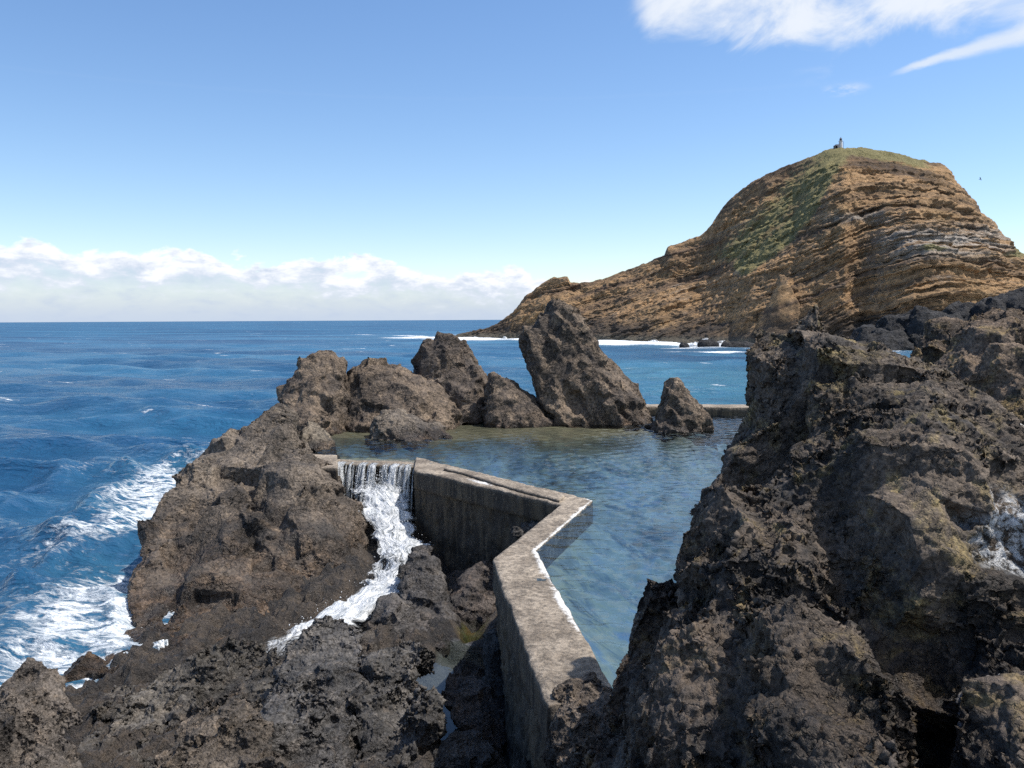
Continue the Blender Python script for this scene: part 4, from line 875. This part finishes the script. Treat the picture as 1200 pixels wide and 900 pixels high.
# ------------------------------------------------------------------ light and sky
SUN_EL = rad(61); SUN_AZ = rad(86)            # azimuth clockwise from straight ahead (+Y)
sd_ = Vector((math.cos(SUN_EL) * math.sin(SUN_AZ), math.cos(SUN_EL) * math.cos(SUN_AZ), math.sin(SUN_EL)))
sl = bpy.data.lights.new('sun', 'SUN'); sl.energy = 3.75; sl.angle = rad(.53); sl.color = (1, .955, .89)
so = bpy.data.objects.new('sun', sl); so.rotation_euler = (-sd_).to_track_quat('-Z', 'Y').to_euler(); COL.objects.link(so)
wld = bpy.data.worlds.new('World'); scene.world = wld; wld.use_nodes = True; wld.node_tree.nodes.clear(); t = NT(wld.node_tree)
wo = t.n('ShaderNodeOutputWorld')
sk = t.n('ShaderNodeTexSky', sky_type='NISHITA', sun_disc=False, sun_elevation=SUN_EL, sun_rotation=SUN_AZ, altitude=0, air_density=1.0, dust_density=0.2, ozone_density=1.0)
g = t.n('ShaderNodeTexCoord').outputs['Generated']; gx_, gy_, gz_ = t.sep(t.v('NORMALIZE', g))
az = t.m('ARCTAN2', gx_, gy_); el = t.m('ARCSINE', gz_)
ae = t.comb(az, el, 0.0)
SKY_K = 0.114
# low cumulus bank over the horizon
tops = [(-300, 290), (0, 284), (50, 281), (100, 293), (165, 289), (250, 296), (350, 300), (450, 305), (520, 313), (600, 311), (640, 322), (700, 318), (760, 318), (900, 330), (1300, 330)]
cv = t.n('ShaderNodeFloatCurve', {'Value': t.lin(az, -.7, .7)})
cm = cv.mapping.curves[0]; pts = [((azel(x, y)[0] + .7) / 1.4, azel(x, y)[1] * 5) for x, y in tops]
while len(cm.points) < len(pts): cm.points.new(.5, .5)
for p_, (a_, b_) in zip(cm.points, pts): p_.location = (min(1, max(0, a_)), b_); p_.handle_type = 'AUTO'
cv.mapping.update()
topel = t.m('DIVIDE', cv.outputs[0], 5.0)
cn = t.noise(t.v('MULTIPLY', ae, (1, 1.7, 1)), 14, 9, .58, .3).outputs[0]; cn2 = t.noise(t.v('MULTIPLY', ae, (1, 2.6, 1)), 30, 7, .6, .2).outputs[0]
hgt = t.m('SUBTRACT', t.m('ADD', topel, t.m('MULTIPLY', t.m('SUBTRACT', cn, .55), .10)), el)     # >0 inside the bank
bank = t.ss(hgt, -.001, .008)
bank = t.m('MULTIPLY', bank, t.ss(az, azel(635, 300)[0], azel(780, 300)[0], 1, .8))
whit = t.ss(t.m('ADD', hgt, t.m('MULTIPLY', t.m('SUBTRACT', cn2, .5), .10)), -.005, .045, 1, 0)
skh = t.n('ShaderNodeHueSaturation', {'Saturation': 1.14, 'Color': sk.outputs[0]}).outputs[0]
skc = t.v('SCALE', t.v('MULTIPLY', skh, (.955, .98, 1.06)), SKY_K)
dens = t.m('MULTIPLY', bank, t.ss(t.m('ADD', t.m('ADD', whit, cn2), -.1), .3, .9, .50, .97))
bcol = t.mixc(whit, C4(.38, .45, .58), C4(.77, .78, .80))
hz = t.ss(el, 0, azel(0, 330)[1], .75, 0); hz = t.m('MULTIPLY', hz, 1.0)
c = t.mixc(hz, skc, C4(.38, .48, .63))
c = t.mixc(dens, c, bcol)
# high cloud, upper right
du = t.noise(t.v('MULTIPLY', t.n('ShaderNodeVectorRotate', {'Vector': ae, 'Angle': rad(-18), 'Axis': (0, 0, 1)}).outputs[0], (1, 1.9, 1)), 9, 10, .60, .5).outputs[0]
a0, e0 = azel(745, 60); a1, e1 = azel(800, 5)
def az_curve(pxs, k):
    nd = t.n('ShaderNodeFloatCurve', {'Value': t.lin(az, -.7, .7)}); c_ = nd.mapping.curves[0]; pp = [((azel(x, y)[0] + .7) / 1.4, azel(x, y)[1] * k) for x, y in pxs]
    while len(c_.points) < len(pp): c_.points.new(.5, .5)
    for p_, (a_, b_) in zip(c_.points, pp): p_.location = (min(1, max(0, a_)), b_)
    nd.mapping.update(); return t.m('DIVIDE', nd.outputs[0], k)
e_lo = az_curve([(-250, -40), (690, -60), (735, 10), (765, 50), (850, 62), (950, 62), (1005, 72), (1045, 52), (1100, 36), (1200, 44), (1400, 60)], 2.0)
hi = t.m('MULTIPLY', t.ss(az, azel(715, 40)[0], azel(770, 40)[0]), t.ss(el, t.m('SUBTRACT', e_lo, .018), t.m('ADD', e_lo, .03)))
hi = t.ss(t.m('ADD', t.m('MULTIPLY', hi, .60), t.m('MULTIPLY', t.m('SUBTRACT', du, .5), 2.1)), .06, .74)
hi = t.m('MULTIPLY', t.m('MULTIPLY', hi, t.ss(az, azel(722, 40)[0], azel(768, 40)[0])), t.ss(el, azel(900, 110)[1], azel(900, 70)[1]))
c = t.mixc(t.m('MULTIPLY', hi, .90), c, t.mixc(du, C4(.54, .60, .68), C4(.71, .72, .74)))
# thin curved streak
A0, E0 = azel(1040, 90); A1, E1 = azel(1200, 40)
u_ = t.lin(az, A0, A1); lineE = t.m('ADD', E0, t.m('MULTIPLY', t.m('POWER', t.m('MAXIMUM', u_, 0), .72), E1 - E0))
wdt = t.m('ADD', .002, t.m('MULTIPLY', u_, .007))
sd2 = t.m('DIVIDE', t.m('ABSOLUTE', t.m('SUBTRACT', t.m('ADD', el, t.m('MULTIPLY', t.m('SUBTRACT', cn2, .5), .008)), lineE)), wdt)
stk = t.m('MULTIPLY', t.ss(sd2, .2, 1.5, 1, 0), t.ss(u_, -.02, .25)); c = t.mixc(t.m('MULTIPLY', stk, .75), c, C4(.60, .64, .69))
# small wisp
A2, E2 = azel(990, 105); wd_ = t.v('LENGTH', t.comb(t.m('DIVIDE', t.m('SUBTRACT', az, A2), .03), t.m('DIVIDE', t.m('SUBTRACT', el, E2), .008), 0))
c = t.mixc(t.m('MULTIPLY', t.ss(wd_, .2, 1.1, .5, 0), t.ss(cn2, .4, .6)), c, C4(.56, .61, .69))
bg = t.n('ShaderNodeBackground', {'Color': c, 'Strength': 1.0}); t.t.links.new(bg.outputs[0], wo.inputs[0])

vs = scene.view_settings; vs.view_transform = 'Standard'; vs.look = 'None'; vs.exposure = 0.50; vs.gamma = 1.0; vs.use_curve_mapping = False
scene.display_settings.display_device = 'sRGB'
cy = scene.cycles; cy.max_bounces = 6; cy.diffuse_bounces = 3; cy.glossy_bounces = 3; cy.transparent_max_bounces = 24; cy.caustics_reflective = False; cy.caustics_refractive = False
cy.use_denoising = False; cy.sample_clamp_indirect = 6.0; cy.sample_clamp_direct = 3.0
scene.render.resolution_x = 1024; scene.render.resolution_y = 768
